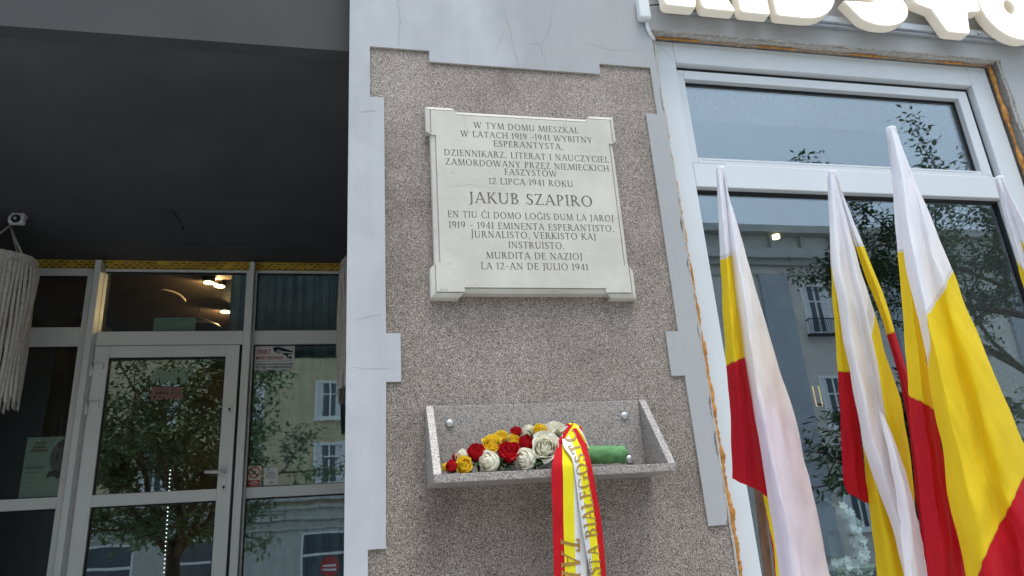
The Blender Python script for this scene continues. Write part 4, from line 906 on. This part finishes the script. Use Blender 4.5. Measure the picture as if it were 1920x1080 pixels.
for ch, (polys, bev) in letters.items():
    cu = bpy.data.curves.new('letter', 'CURVE'); cu.dimensions = '2D'; cu.fill_mode = 'BOTH'; cu.extrude = .0275-.008; cu.bevel_depth = .008; cu.bevel_resolution = 3; cu.offset = -.008
    for p in polys:
        # rounded corners
        q = []; n = len(p)
        for i in range(n):
            a, b, c = Vector(p[i-1]), Vector(p[i]), Vector(p[(i+1) % n]); la, lc = (a-b).length, (c-b).length
            if la < .06 or lc < .06 or (a-b).angle(c-b) > 2.6: q.append(b); continue
            rr_ = min(.022, la*.4, lc*.4); s0 = b+(a-b).normalized()*rr_; s1 = b+(c-b).normalized()*rr_
            q += [s0*(1-t)**2+b*2*t*(1-t)+s1*t*t for t in (0, .33, .67, 1)]
        s_ = cu.splines.new('POLY'); s_.points.add(len(q)-1); s_.use_cyclic_u = True
        for pt, v in zip(s_.points, q): pt.co = (v.x, v.y, 0, 1)
    o = bpy.data.objects.new('letter_curve', cu); COL.objects.link(o)
    me = bpy.data.meshes.new_from_object(o.evaluated_get(bpy.context.evaluated_depsgraph_get())); bpy.data.objects.remove(o)
    mb = MB(); face_n = []
    for p in me.polygons:
        vs_ = [me.vertices[i].co for i in p.vertices]
        mb.add([(v.x, -.0725-v.z, v.y+ZL) for v in vs_], [tuple(range(len(vs_)))], 0 if p.normal.z > .85 else 1, abs(p.normal.z) < .95)
    bpy.data.meshes.remove(me)
    part(mb, 'letter', [M['lit'], M['lit_side']], sg)
m = MB(); m.box(1.40, 4.5, -.044, -.012, 3.866, 3.902, .002); m.box(1.40, 4.5, -.030, -.011, 3.852, 3.864, .001)
for x in (1.7, 3.10, 4.2): m.tube([(x, -.046, 3.876), (x, -.052, 3.876)], .009, 6)
part(m, 'rail', M['alu'], sg)
jb = thing('junction_box', 'small white cable junction box with conduit at the corner of the shop window', 'junction box', (1.27, -.01, 3.85))
m = MB(); m.box(1.247, 1.302, -.05, -.0095, 3.785, 3.905, .008); part(m, 'housing', M['white_plastic'], jb)
m = MB(); m.tube([(1.285, -.022, 3.785), (1.288, -.02, 3.75), (1.297, -.016, 3.725), (1.312, -.008, 3.708), (1.325, .01, 3.715)], .0085, 10); part(m, 'conduit', M['white_plastic'], jb)
m = MB(); m.tube([(1.302, -.03, 3.868), (1.315, -.032, 3.872), (1.335, -.04, 3.870), (1.36, -.045, 3.868)], .0035, 8); part(m, 'cable', M['cable'], jb)

# ================================================================== macrame lampshades and security camera under the ceiling
def shade(cx, cy, label, seed):
    o = thing('lampshade', label, 'lampshade', (cx, cy, 2.9), 'grey macrame lampshades hanging from the recess ceiling')
    R = .175; ZT_ = 3.375; rr = random.Random(seed); m = MB(); N = 84; v = []; f = []; K = 8
    for j in range(K+1):
        z = ZT_-j/K*.07
        for i in range(N):
            a = 2*pi*i/N; q = R*(1+.012*noise.noise(Vector((cos(a)*9, sin(a)*9, z*30)))); v.append((cx+q*cos(a), cy+q*sin(a), z+.006*noise.noise(Vector((cos(a)*6, sin(a)*6, 4)))))
    f = [(j*N+i, j*N+(i+1) % N, (j+1)*N+(i+1) % N, (j+1)*N+i) for j in range(K) for i in range(N)]
    m.add(v, f, 0, True); part(m, 'woven_band', M['macrame'], o)
    m = MB(); NS = 46
    for i in range(NS):
        a0 = 2*pi*i/NS; L = rr.uniform(.76, .85); wd = 2*pi/NS*rr.uniform(.36, .52); tw = rr.uniform(-.015, .015); v = []; kz = 9
        for j in range(kz+1):
            t = j/kz; z = ZT_-.06-t*L; dr = .008*sin(t*7+i)+.012*t*rr.uniform(-.4, 1)*.5; wj = wd*(1-.15*t+(.25 if j == kz-1 else 0))*rr.uniform(.92, 1.08)
            for k, e in enumerate((-1, -.4, .4, 1)):
                a = a0+tw*t+e*wj; q = R+dr+(.009 if 0 < k < 3 else 0); v.append((cx+q*cos(a), cy+q*sin(a), z+(.012 if (j == kz and k in (0, 3)) else 0)))
        m.add(v, [(j*4+k, j*4+k+1, (j+1)*4+k+1, (j+1)*4+k) for j in range(kz) for k in range(3)], 0, True)
    part(m, 'fringe', M['macrame'], o)
    m = MB()
    for k in range(3):
        a = radians(80+k*120); p = (cx+R*cos(a), cy+R*sin(a), ZT_)
        m.tube([(cx, cy, 3.60), ((cx+p[0])/2, (cy+p[1])/2, (3.60+ZT_)/2-.004), p], .006, 7)
    m.tube([(cx, cy, 3.659), (cx, cy, 3.60)], .009, 8); part(m, 'hanging_cord', M['macrame'], o)
shade(-2.045, 1.99, 'grey macrame lampshade with long fringe left of the entrance door', 1)
shade(.075, 2.0, 'grey macrame lampshade mostly hidden behind the pillar', 2)
sc = thing('security_camera', 'small white security camera with dark lens under the dark ceiling', 'camera', (-1.99, 1.95, 3.65))
m = MB(); m.box(-2.03, -1.955, 1.93, 1.99, 3.64, 3.6595, .006); m.box(-2.035, -1.95, 1.915, 1.965, 3.585, 3.6395, .012); part(m, 'housing', M['white_plastic'], sc)
m = MB(); dome(m, (-1.988, 1.914, 3.610), .026, .018, 18); part(m, 'lens', M['gasket'], sc)
m = MB(); dome(m, (-1.988, 1.8955, 3.610), .011, .004, 14); part(m, 'lens_ring', M['steel'], sc)

# ================================================================== stickers and papers on the entrance glass
GY = EY+.0235        # just in front of the fixed glass
s1 = thing('warning_sticker', 'white sticker with black surveillance camera and words OBIEKT MONITOROWANY on the glass', 'sticker', (-.56, GY, 2.94))
m = MB(); m.box(-.693, -.424, GY-.0006, GY+.0006, 2.851, 3.0265); part(m, 'sheet', M['white_print'], s1)
text_mesh('OBIEKT', 0, M['red_print'], 'lettering', s1, -.683, -.588, 2.966, GY-.0012, .034)
text_mesh('MONITOROWANY', 0, M['red_print'], 'lettering', s1, -.685, -.50, 2.925, GY-.0012, .024)
text_mesh('NIEUPOWAŻNIONYM', 0, M['black'], 'lettering', s1, -.687, -.436, 2.884, GY-.0012, .016)
text_mesh('WSTĘP WZBRONIONY', 0, M['black'], 'lettering', s1, -.687, -.436, 2.861, GY-.0012, .016)
m = MB(); y = GY-.0012
m.flat([(-.683, 3.016), (-.432, 3.018), (-.432, 3.0195), (-.683, 3.0175)], y); m.flat([(-.687, 2.911), (-.434, 2.913), (-.434, 2.9145), (-.687, 2.9125)], y)
m.flat([(-.576, 3.008), (-.555, 3.016), (-.53, 3.016), (-.438, 2.985), (-.438, 2.975), (-.50, 2.981), (-.524, 2.99), (-.545, 2.992), (-.560, 2.972)], y-.0001)
m.ring((-.534, 2.982), .012, .017, y-.0003); m.ring((-.534, 2.982), .004, .008, y-.0003)
m.flat([(-.512, 2.972), (-.442, 2.968), (-.445, 2.960), (-.468, 2.958), (-.47, 2.944), (-.444, 2.945), (-.444, 2.928), (-.462, 2.93), (-.464, 2.936), (-.476, 2.934), (-.482, 2.952), (-.505, 2.962)], y-.0001)
part(m, 'camera_symbol', M['black'], s1)
m = MB(); m.flat(el(-.534, 2.982, .018, .018, 0, 360, 24)[:-1], y-.0002); part(m, 'camera_lens_symbol', M['white_print'], s1)
s2 = thing('no_smoking_sticker', 'no smoking sticker with red ring and red text band at the lower pane corner', 'sticker', (-.657, GY, 2.12))
m = MB(); m.box(-.700, -.615, GY-.0006, GY+.0006, 2.054, 2.19); part(m, 'sheet', plain('cream_print', (.72, .66, .52), .5), s2)
m = MB(); m.ring((-.6575, 2.147), .030, .0385, GY-.0012); m.flat([(-.696, 2.058), (-.619, 2.058), (-.619, 2.098), (-.696, 2.098)], GY-.0012); part(m, 'red_marks', M['red_print'], s2)
m = MB(); d = .0035; m.flat([(-.683-d, 2.168), (-.683+d, 2.174), (-.632+d, 2.126), (-.632-d, 2.120)], GY-.0015); m.flat([(-.675, 2.134), (-.671, 2.128), (-.645, 2.155), (-.649, 2.160)], GY-.0013)
part(m, 'cigarette_symbol', M['black'], s2)
m = MB()
for z, a, b in ((2.087, -.675, -.64), (2.077, -.69, -.625), (2.066, -.68, -.635)): m.box(a, b, GY-.0016, GY-.0014, z, z+.004)
part(m, 'text_line', M['white_print'], s2)
s3 = thing('notice_sticker', 'small white notice with lines of print and red foot beside the no smoking sticker', 'sticker', (-.55, GY, 2.115))
m = MB(); m.box(-.594, -.505, GY-.0006, GY+.0006, 2.059, 2.174); part(m, 'sheet', M['white_print'], s3)
m = MB(); r = random.Random(1)
m.box(-.582, -.558, GY-.0011, GY-.0009, 2.158, 2.163); m.box(-.565, -.535, GY-.0011, GY-.0009, 2.144, 2.1465); m.box(-.577, -.523, GY-.0011, GY-.0009, 2.137, 2.140)
for z in (2.125, 2.113, 2.101):
    x = -.582
    while x < -.525: w_ = r.uniform(.006, .014); m.box(x, min(x+w_, -.52), GY-.0011, GY-.0009, z, z+.004); x += w_+.005
part(m, 'print', M['black'], s3)
m = MB(); m.ring((-.559, 2.079), .0035, .006, GY-.001, 16); m.ring((-.549, 2.079), .0035, .006, GY-.001, 16); m.ring((-.539, 2.079), .0035, .006, GY-.001, 16); part(m, 'red_mark', M['red_print'], s3)
DG = DY+.0285
s4 = thing('door_decal', 'green decal of three little houses above dark pink words KIDS TOWN on the door glass', 'decal', (-1.24, DG, 2.77))
m = MB(); hs = []
hs = [(-1.352, 2.768), (-1.35, 2.838), (-1.305, 2.872), (-1.272, 2.85), (-1.243, 2.874), (-1.212, 2.85), (-1.185, 2.874), (-1.135, 2.832), (-1.135, 2.768), (-1.168, 2.768), (-1.17, 2.80), (-1.182, 2.812), (-1.196, 2.80), (-1.198, 2.768), (-1.236, 2.768), (-1.238, 2.80), (-1.252, 2.80), (-1.254, 2.768), (-1.294, 2.768), (-1.298, 2.80), (-1.31, 2.81), (-1.322, 2.79), (-1.33, 2.768)]
m.flat(hs, DG); m.flat([(x, z) for x, z in el(-1.244, 2.852, .007, .007, 0, 360, 12)[:-1]], DG-.0004, 1); m.flat(el(-1.186, 2.85, .007, .007, 0, 360, 12)[:-1], DG-.0004, 1)
part(m, 'houses', [plain('pale_green_film', (.26, .36, .27), .6, .05), M['gasket']], s4)
pinkm = plain('dark_pink_film', (.30, .15, .14), .6, .05)
def chunky(body, root, mat, x0, x1, z, h, y, grow=.010):
    cu = bpy.data.curves.new('lettering', 'FONT'); cu.body = body; cu.size = 1; cu.resolution_u = 3; cu.offset = grow/(h*1.4); cu.space_character = 1.12
    o = bpy.data.objects.new('lettering', cu); COL.objects.link(o)
    me = bpy.data.meshes.new_from_object(o.evaluated_get(bpy.context.evaluated_depsgraph_get())); v = [q.co[:2] for q in me.vertices]; f = [tuple(p.vertices) for p in me.polygons]
    bpy.data.objects.remove(o); bpy.data.curves.remove(cu); bpy.data.meshes.remove(me)
    lo = min(q[0] for q in v); hi = max(q[0] for q in v); hz = max(q[1] for q in v); lz = min(q[1] for q in v); mb = MB()
    mb.add([(x0+(q[0]-lo)*(x1-x0)/(hi-lo), y, z+(q[1]-lz)*h/(hz-lz)) for q in v], f); return part(mb, 'lettering', mat, root)
chunky('KIDS', s4, pinkm, -1.345, -1.165, 2.702, .042, DG, .007); chunky('TOWN', s4, pinkm, -1.362, -1.145, 2.652, .046, DG, .007)
PY = EY+.038
s5 = thing('poster', 'pale green poster with round house photo and KIDS TOWN heading behind the left glass', 'poster', (-1.94, PY, 2.25))
m = MB(); m.box(-2.062, -1.79, PY, PY+.002, 2.058, 2.434); part(m, 'sheet', M['paper'], s5)
m = MB(); ph = [(x, z) for x, z in el(-1.80, 2.30, .115, .13, 95, 250, 18)] + [(-1.80, 2.17)]; m.flat(ph, PY-.0006); part(m, 'house_photo', plain('brown_grey_photo', (.20, .165, .14), .6, .3, 25), s5)
m = MB()
for a in ((-1.875, 2.36), (-1.845, 2.375), (-1.88, 2.275), (-1.85, 2.285)): m.flat([(a[0], a[1]), (a[0]+.013, a[1]+.004), (a[0]+.012, a[1]+.045), (a[0]-.001, a[1]+.04)], PY-.001)
m.flat([(-1.925, 2.17), (-1.91, 2.215), (-1.80, 2.228), (-1.80, 2.185), (-1.84, 2.185), (-1.86, 2.16), (-1.87, 2.18), (-1.90, 2.18)], PY-.001)
part(m, 'dark_photo_parts', M['paper_dark'], s5)
chunky('KIDS', s5, M['paper_ink'], -2.02, -1.945, 2.362, .018, PY-.0008, .003); chunky('TOWN', s5, M['paper_ink'], -2.035, -1.935, 2.336, .022, PY-.0008, .003)
m = MB()
for z, a, b, h in ((2.262, -2.045, -1.94, .004), (2.235, -2.05, -1.94, .014), (2.21, -2.05, -1.96, .004), (2.18, -2.05, -1.98, .003), (2.15, -2.05, -1.97, .003), (2.12, -2.055, -1.985, .003), (2.09, -2.055, -1.98, .003)): m.box(a, b, PY-.0008, PY-.0005, z, z+h)
m.flat([(-2.012, 2.386), (-2.012, 2.398), (-1.998, 2.41), (-1.988, 2.40), (-1.976, 2.41), (-1.965, 2.40), (-1.955, 2.41), (-1.948, 2.398), (-1.948, 2.386)], PY-.0008)
part(m, 'print', plain('faint_print', (.31, .35, .30), .6), s5)
s6 = thing('exit_plate', 'blank pale green exit plate seen from behind in the glass over the door', 'plate', (-1.25, EY+.05, 3.19))
m = MB(); m.box(-1.383, -1.108, EY+.045, EY+.052, 3.1325, 3.246, .003); part(m, 'plate', plain('pale_green_plate', (.48, .58, .52), .5, .04), s6)
m = MB(); m.disc((-1.36, EY+.0448, 3.232), 'y', .008, 14, 0, .004); part(m, 'screw', M['steel'], s6)
m = MB(); m.disc((-1.13, EY+.0448, 3.232), 'y', .008, 14, 0, .004); part(m, 'screw', M['steel'], s6)

# ================================================================== inside the two rooms
M['lamp'] = mat_emit('warm_lamp', (1, .72, .36), 5); M['led'] = mat_emit('white_led', (.9, .95, 1), 1.3)
def lamp(x, y, label, power):
    o = thing('ceiling_spot', label, 'lamp', (x, y, 3.78), 'warm ceiling spots behind the glass, each doubled for its glazing reflection')
    for dx, dy in ((-.035, 0), (.035, .09)):  # second bulb of each pair is added as the lamp's double glazing reflection
        m = MB(); m.tube([(x+dx, y+dy, 3.799), (x+dx, y+dy, 3.765)], .05, 16); part(m, 'housing', M['black'], o)
        m = MB(); m.tube([(x+dx, y+dy, 3.7645), (x+dx, y+dy, 3.760)], .042, 16); part(m, 'bulb', M['lamp'], o)
    l_ = bpy.data.lights.new('lamp_light', 'POINT'); l_.energy = power; l_.color = (1, .66, .34); l_.shadow_soft_size = .008
    lo = bpy.data.objects.new('lamp_light', l_); COL.objects.link(lo); lo.parent = o; lo.location = (0, .05, -.03)
lamp(-1.145, 3.42, 'warm spot with added reflection glowing high behind the glass above the door', 6)
lamp(-1.14, 4.2, 'warm spot with added reflection glowing lower and deeper behind the glass above the door', 6)
o = thing('shop_spot', 'tiny warm spot glowing behind the large shop window', 'lamp', (3.41, 2.41, 3.84)); m = MB(); m.tube([(3.41, 2.41, 3.849), (3.41, 2.41, 3.82)], .03, 14); part(m, 'bulb', M['lamp'], o)
o = thing('pendant_lamp', 'dark round pendant lamp hanging under the brown ceiling inside', 'lamp', (-1.40, 4.2, 3.6))
m = MB(); m.tube([(-1.40, 4.2, 3.70), (-1.40, 4.2, 3.68), (-1.40, 4.2, 3.62), (-1.40, 4.2, 3.60)], [.02, .09, .2, .205], 28); m.tube([(-1.40, 4.2, 3.799), (-1.40, 4.2, 3.70)], .006, 8); part(m, 'shade', M['black'], o)
m = MB(); pts = [(-1.62+.24*cos(a), 3.65+.0, 3.62+.16*sin(a)) for a in [radians(20+i*6) for i in range(12)]]; m.tube(pts, [.004]+[.011]*10+[.004], 8); tag(m.build('curved_ornament', plain('pale_arc', (.55, .42, .30), .5)), 'thin pale curved arc hanging near the pendant lamp inside', 'ornament')
m = MB(); v = []; n = 180
for i in range(n+1):
    x = -.92+1.42*i/n; y = 2.93+.022*sin(i*.55+1.3*sin(i*.11))+.01*sin(i*1.31)
    for z in (1.2, 3.78): v.append((x, y, z))
m.add(v, [(2*i, 2*i+2, 2*i+3, 2*i+1) for i in range(n)], 0, True); tag(m.build('curtain', M['curtain']), 'teal grey pleated curtain hanging behind the glass right of the door', 'curtain')
m = MB()
for i in range(30): t = i/29; m.disc((-1.314+.022*t, 3.28, 2.25-.84*t), 'y', .0042, 8, 0, .003)
m.box(-1.322, -1.285, 3.285, 3.292, 1.4, 2.3, 0, 1); tag(m.build('light_string', [M['led'], M['int_dark']]), 'vertical string of tiny white lights behind the door glass', 'light string')
amb = mat_emit('amber_led', (1, .6, .15), 1.2)
for k in range(2):
    m = MB(); m.box(2.3945+.036*k, 2.3975+.036*k, .9005, .902, 2.16, 2.28, 0, 1)
    for i in range(9): m.disc((2.396+.036*k, .9, 2.27-.0125*i), 'y', .003, 6, 0, .003)
    tag(m.build('light_garland', [amb, M['int_dark']]), ('left', 'right')[k]+' one of two short amber light strands behind the shop window', 'light string', 'amber light strands behind the shop window')
fl = thing('white_flower_spray', 'artificial white flower spray behind the shop window glass between the flags', 'flowers', (2.0, .35, 1.4))
r = random.Random(12); m = MB(); pet = MB()
stem_pts = [at(1600, 1180, .36), at(1618, 1080, .36), at(1612, 1020, .35), at(1590, 965, .34), at(1545, 935, .33)]
m.tube(stem_pts, .004, 7)
def blossom(mb, c, s_, r):
    n0 = r.uniform(0, 6); nrm = Vector((r.uniform(-.7, .7), -1, r.uniform(-.4, .6))).normalized(); q = nrm.to_track_quat('Z', 'Y').to_matrix()
    for k in range(5):
        a = n0+k*1.257; v = []
        for u, w_ in ((0, 0), (.5, .38), (1, .25), (1.08, 0), (1, -.25), (.5, -.38)):
            v.append(c+q@Vector(((u*cos(a)-w_*sin(a))*s_, (u*sin(a)+w_*cos(a))*s_, u*u*s_*.35)))
        mb.add(v, [(0, 1, 2, 3), (0, 3, 4, 5)], 0, True)
for i in range(150):
    t = r.random()**.8*.86; k = t*(len(stem_pts)-1); j = int(k); p = stem_pts[j].lerp(stem_pts[j+1], k-j); w_ = .012+.026*(1-t)
    blossom(pet, p+Vector((r.uniform(-w_, w_), r.uniform(-.03, .02), r.uniform(-w_, w_))), r.uniform(.011, .017), r)
for i in range(90):
    c = at(1590, 1070, .36); blossom(pet, c+Vector((r.gauss(0, .045), r.uniform(-.05, .03), r.gauss(-.03, .04))), r.uniform(.014, .02), r)
for i in range(14): leaf_blade(m, stem_pts[3].lerp(stem_pts[4], r.random()), (r.uniform(-1, .2), -.4, r.uniform(-.2, .8)), (0, -1, .3), .03, .006)
for i in range(16): leaf_blade(m, at(1590+r.uniform(-30, 30), 1075, .34), (r.uniform(-1, 1), -.6, r.uniform(-.3, .9)), (0, -1, .4), .06, .012)
part(m, 'stem', plain('pale_green_stem', (.16, .26, .10), .6), fl); part(pet, 'blossom', plain('white_petal', (.82, .87, .83), .6, .06), fl)
ln = thing('lantern', 'grey house shaped lantern standing behind the glass beside the white flowers', 'lantern', (2.08, .5, 1.5))
m = MB(); m.prism([(2.0, 1.3), (2.0, 1.60), (2.075, 1.655), (2.15, 1.60), (2.15, 1.3), (2.115, 1.3)] + [(2.115, 1.5)] + el(2.075, 1.5, .04, .055, 0, 180, 10)[1:-1] + [(2.035, 1.5), (2.035, 1.3)], .5, .62); part(m, 'frame', plain('dark_grey_metal', (.07, .075, .08), .6), ln)
m = MB(); m.box(2.036, 2.114, .54, .58, 1.3, 1.53); part(m, 'candle', plain('pale_candle', (.30, .34, .24), .6), ln)
tb = thing('display_table', 'low display table inside the shop window under lantern and flowers', 'table', (2.1, .5, 1.2))
m = MB(); m.box(1.6, 2.6, .28, .7, 1.25, 1.2999, .004); part(m, 'table_top', M['int_dark'], tb)
for x in (1.64, 2.56):
    for y in (.32, .66): m = MB(); m.box(x-.02, x+.02, y-.02, y+.02, .4, 1.2495); part(m, 'leg', M['int_dark'], tb)

# ================================================================== across the street, seen mirrored in the glass
HY = -24.0
def house(name, label, x0, x1, h, wall, bands, wins, ww, extra=None):
    o = thing(name, label, 'building', ((x0+x1)/2, HY-4, 0))
    m = MB(); m.box(x0, x1, HY-9, HY, 0, h); part(m, 'wall', wall, o)
    m = MB()
    for z0, z1, d in bands: m.box(x0-.05, x1+.05, HY+.001, HY+d, z0, z1)
    part(m, 'cornice', M['trim'], o)
    first = None
    for x, z0, z1 in wins:
        if first is None:
            cz = 0
            m = MB(); W = ww/2; H = z1-z0
            m.box(-W-.12, -W, -.02, .07, -.12, H+.12); m.box(W, W+.12, -.02, .07, -.12, H+.12); m.box(-W, W, -.02, .07, H, H+.12); m.box(-W-.16, W+.16, -.02, .14, -.2, -.121); m.box(-W, W, -.02, .069, -.12, 0)
            m.box(-.04, .04, -.02, .05, 0, H); m.box(-W, -.04, -.02, .04, H*.66, H*.66+.06); m.box(.04, W, -.02, .04, H*.66, H*.66+.06)
            f = m.build('window', M['pvc_door'], o); m = MB(); m.box(-W, W, .005, .012, 0, H); p = m.build('pane', M['house_glass'], f)
            m = MB(); m.box(-W, -W*.55, .0125, .018, 0, H); m.box(W*.5, W, .0125, .018, 0, H); c = m.build('curtain', M['white_print'], f)
            first = (f, p, c, z0, z1)
        else:
            f = first[0].copy(); COL.objects.link(f); f.parent = o
            for ch in first[1:3]: q = ch.copy(); COL.objects.link(q); q.parent = f
            f.scale.z = (z1-z0)/(first[4]-first[3])
        f.location = Vector((x, HY, z0))-o.location
    return o
wy = [(-1.05-3.4*k, z0, z1) for k in range(-2, 7) for z0, z1 in ((7.15, 8.62), (4.43, 5.96), (10.0, 11.4))]
hy = house('yellow_house', 'cream yellow house with white windows across the street, mirrored in the entrance glass', -27, 9.99, 13.2, M['yellow_house'], [(.0, 2.59, .03), (2.71, 2.97, .03), (3.13, 3.39, .03), (3.72, 3.9, .25), (3.40, 3.55, .12), (2.98, 3.12, .18), (2.60, 2.70, .10), (12.7, 13.2, .5)], wy, 1.06)
for k, x in enumerate((-9.3, -5.9, -1.1, 2.6)):
    m = MB(); m.box(x-1.0, x+1.0, HY-.02, HY+.06, .1, 2.45); f = part(m, 'shop_front', M['pvc_door'], hy)
    m = MB(); m.box(x-.92, x+.92, HY+.061, HY+.066, .5, 1.55); m.box(x-.92, x+.92, HY+.061, HY+.066, 1.65, 2.38); part(m, 'pane', M['house_glass'], f)
ss = thing('shop_poster', 'red round poster with two white lines in the shop window across the street', 'poster', (-.9, HY+.06, 1.2))
m = MB(); m.flat([(x, z) for x, z in el(-.95, 1.12, .38, .38, 0, 360, 30)[:-1]], HY+.07); o = part(m, 'disc', M['red_print'], ss)
m = MB(); m.box(-1.2, -.7, HY+.072, HY+.074, 1.13, 1.2); m.box(-1.22, -.68, HY+.072, HY+.074, .98, 1.06); part(m, 'white_line', M['white_print'], ss)
wg = [(19.8-6.3*k, 9.25, 11.35) for k in range(-3, 2)] + [(19.8-6.3*k, 5.2, 7.2) for k in range(-3, 2)] + [(19.8-6.3*k, 1.2, 3.4) for k in range(-3, 2)]
hg = house('grey_house', 'warm grey house with pilasters and heavy cornice mirrored in the shop window', 10, 46, 13.9, M['grey_house'], [(13.75, 14.1, .55), (12.55, 13.0, .5), (12.3, 12.55, .25), (11.85, 11.95, .08), (3.9, 4.2, .3)], wg, 1.1)
m = MB()
for k in range(-4, 2): m.box(17.2-6.3*k, 18.55-6.3*k, HY+.001, HY+.16, .2, 11.84)
part(m, 'pilaster', M['grey_house2'], hg)
m = MB()
for k in range(24):
    x = 10.3+k*1.55; m.box(x, x+.22, HY+.001, HY+.2, 13.001, 13.749)
part(m, 'attic_post', M['trim'], hg)
for k in range(-3, 2):
    m = MB(); x = 19.8-6.3*k
    for i in range(15): m.box(x-.75+i*.105, x-.735+i*.105, HY+.3, HY+.315, 9.15, 9.75)
    m.box(x-.78, x+.78, HY+.29, HY+.325, 9.75, 9.79); m.box(x-.8, x+.8, HY+.15, HY+.33, 9.02, 9.12); m.box(x-.78, x-.75, HY+.145, HY+.31, 9.7, 9.75); m.box(x+.75, x+.78, HY+.145, HY+.31, 9.7, 9.75)
    part(m, 'balcony', M['iron'], hg)

def tree(label, base, fork, height, spread, seed, leafmat, n_leaf, loc_group, lsz=1, low=0):
    o = thing('street_tree', label, 'tree', base, loc_group); rr = random.Random(seed); B = Vector(base); wood = MB(); tips = []
    wood.tube([B-Vector((0, 0, .1)), B+Vector((.02, 0, fork*.5)), B+Vector((-.02, 0, fork))], [.15, .12, .11], 12)
    def grow(p, d, L, r0, lvl):
        n = 5; pts = [p]; q = p.copy(); dd = d.copy()
        for i in range(n):
            dd = (dd+Vector((rr.uniform(-.22, .22), rr.uniform(-.22, .22), rr.uniform(-.1, .16)))).normalized(); q = q+dd*L/n; pts.append(q.copy())
        wood.tube(pts, [r0*(1-.6*i/n) for i in range(n+1)], 7 if lvl < 2 else 5)
        if lvl >= 3: tips.append((pts[1:], dd)); return
        for k in range(rr.choice((3, 4)) if lvl else 4):
            i = rr.randint(2, n); a = rr.uniform(0, 2*pi); side = Vector((cos(a), sin(a), rr.uniform(-.15, .7))).normalized()
            grow(pts[i], (dd*.55+side*.8).normalized(), L*rr.uniform(.55, .78), r0*.5, lvl+1)
        if lvl == 2: tips.append((pts[2:], dd))
    for k in range(6):
        a = k*1.047+rr.uniform(-.3, .3); grow(B+Vector((0, 0, fork*rr.uniform(.92, 1))), Vector((cos(a)*spread, sin(a)*spread, 1)).normalized(), height*.34, .075, 0 if k < 4 else 1)
    for k in range(low):
        a = k*2*pi/max(1, low)+.3; grow(B+Vector((0, 0, fork*1.12)), Vector((cos(a), sin(a), .32)).normalized(), height*.26, .035, 2); grow(B+Vector((cos(a)*.5, sin(a)*.5, fork*1.25)), Vector((cos(a+.4), sin(a+.4), -.08)).normalized(), height*.2, .025, 2)
    part(wood, 'trunk', M['bark'], o)
    lv = []; lf = []
    per = max(4, n_leaf//max(1, len(tips)))
    for pts, dd in tips:
        for _ in range(per):
            p = rr.choice(pts)+Vector((rr.gauss(0, .10), rr.gauss(0, .10), rr.gauss(-.02, .09)))
            ax = (dd*.4+Vector((rr.uniform(-1, 1), rr.uniform(-1, 1), rr.uniform(-.9, .2)))).normalized(); sd_ = ax.cross(Vector((rr.uniform(-.4, .4), rr.uniform(-.4, .4), 1))).normalized()
            L = rr.uniform(.10, .19)*lsz; W = L*.2; k = len(lv); lv += [p, p+ax*L*.45+sd_*W, p+ax*L, p+ax*L*.45-sd_*W]; lf.append((k, k+1, k+2, k+3))
    mb = MB(); mb.add(lv, lf); part(mb, 'crown', leafmat, o)
tg = 'street trees mirrored in the glass'
tree('leafy street tree with low forking trunk opposite the entrance door', (-2.98, -6.0, 0), 1.75, 5.6, .75, 5, M['leaf'], 19000, tg, .9, 7)
tree('taller dark street tree opposite the right part of the shop window', (12.1, -6.2, 0), 2.2, 9.4, .7, 9, M['leaf2'], 46000, tg, .75)
tree('low bushy street tree in front of the grey house', (8.1, -6.6, 0), 1.3, 3.6, .6, 14, M['leaf2'], 9000, tg)
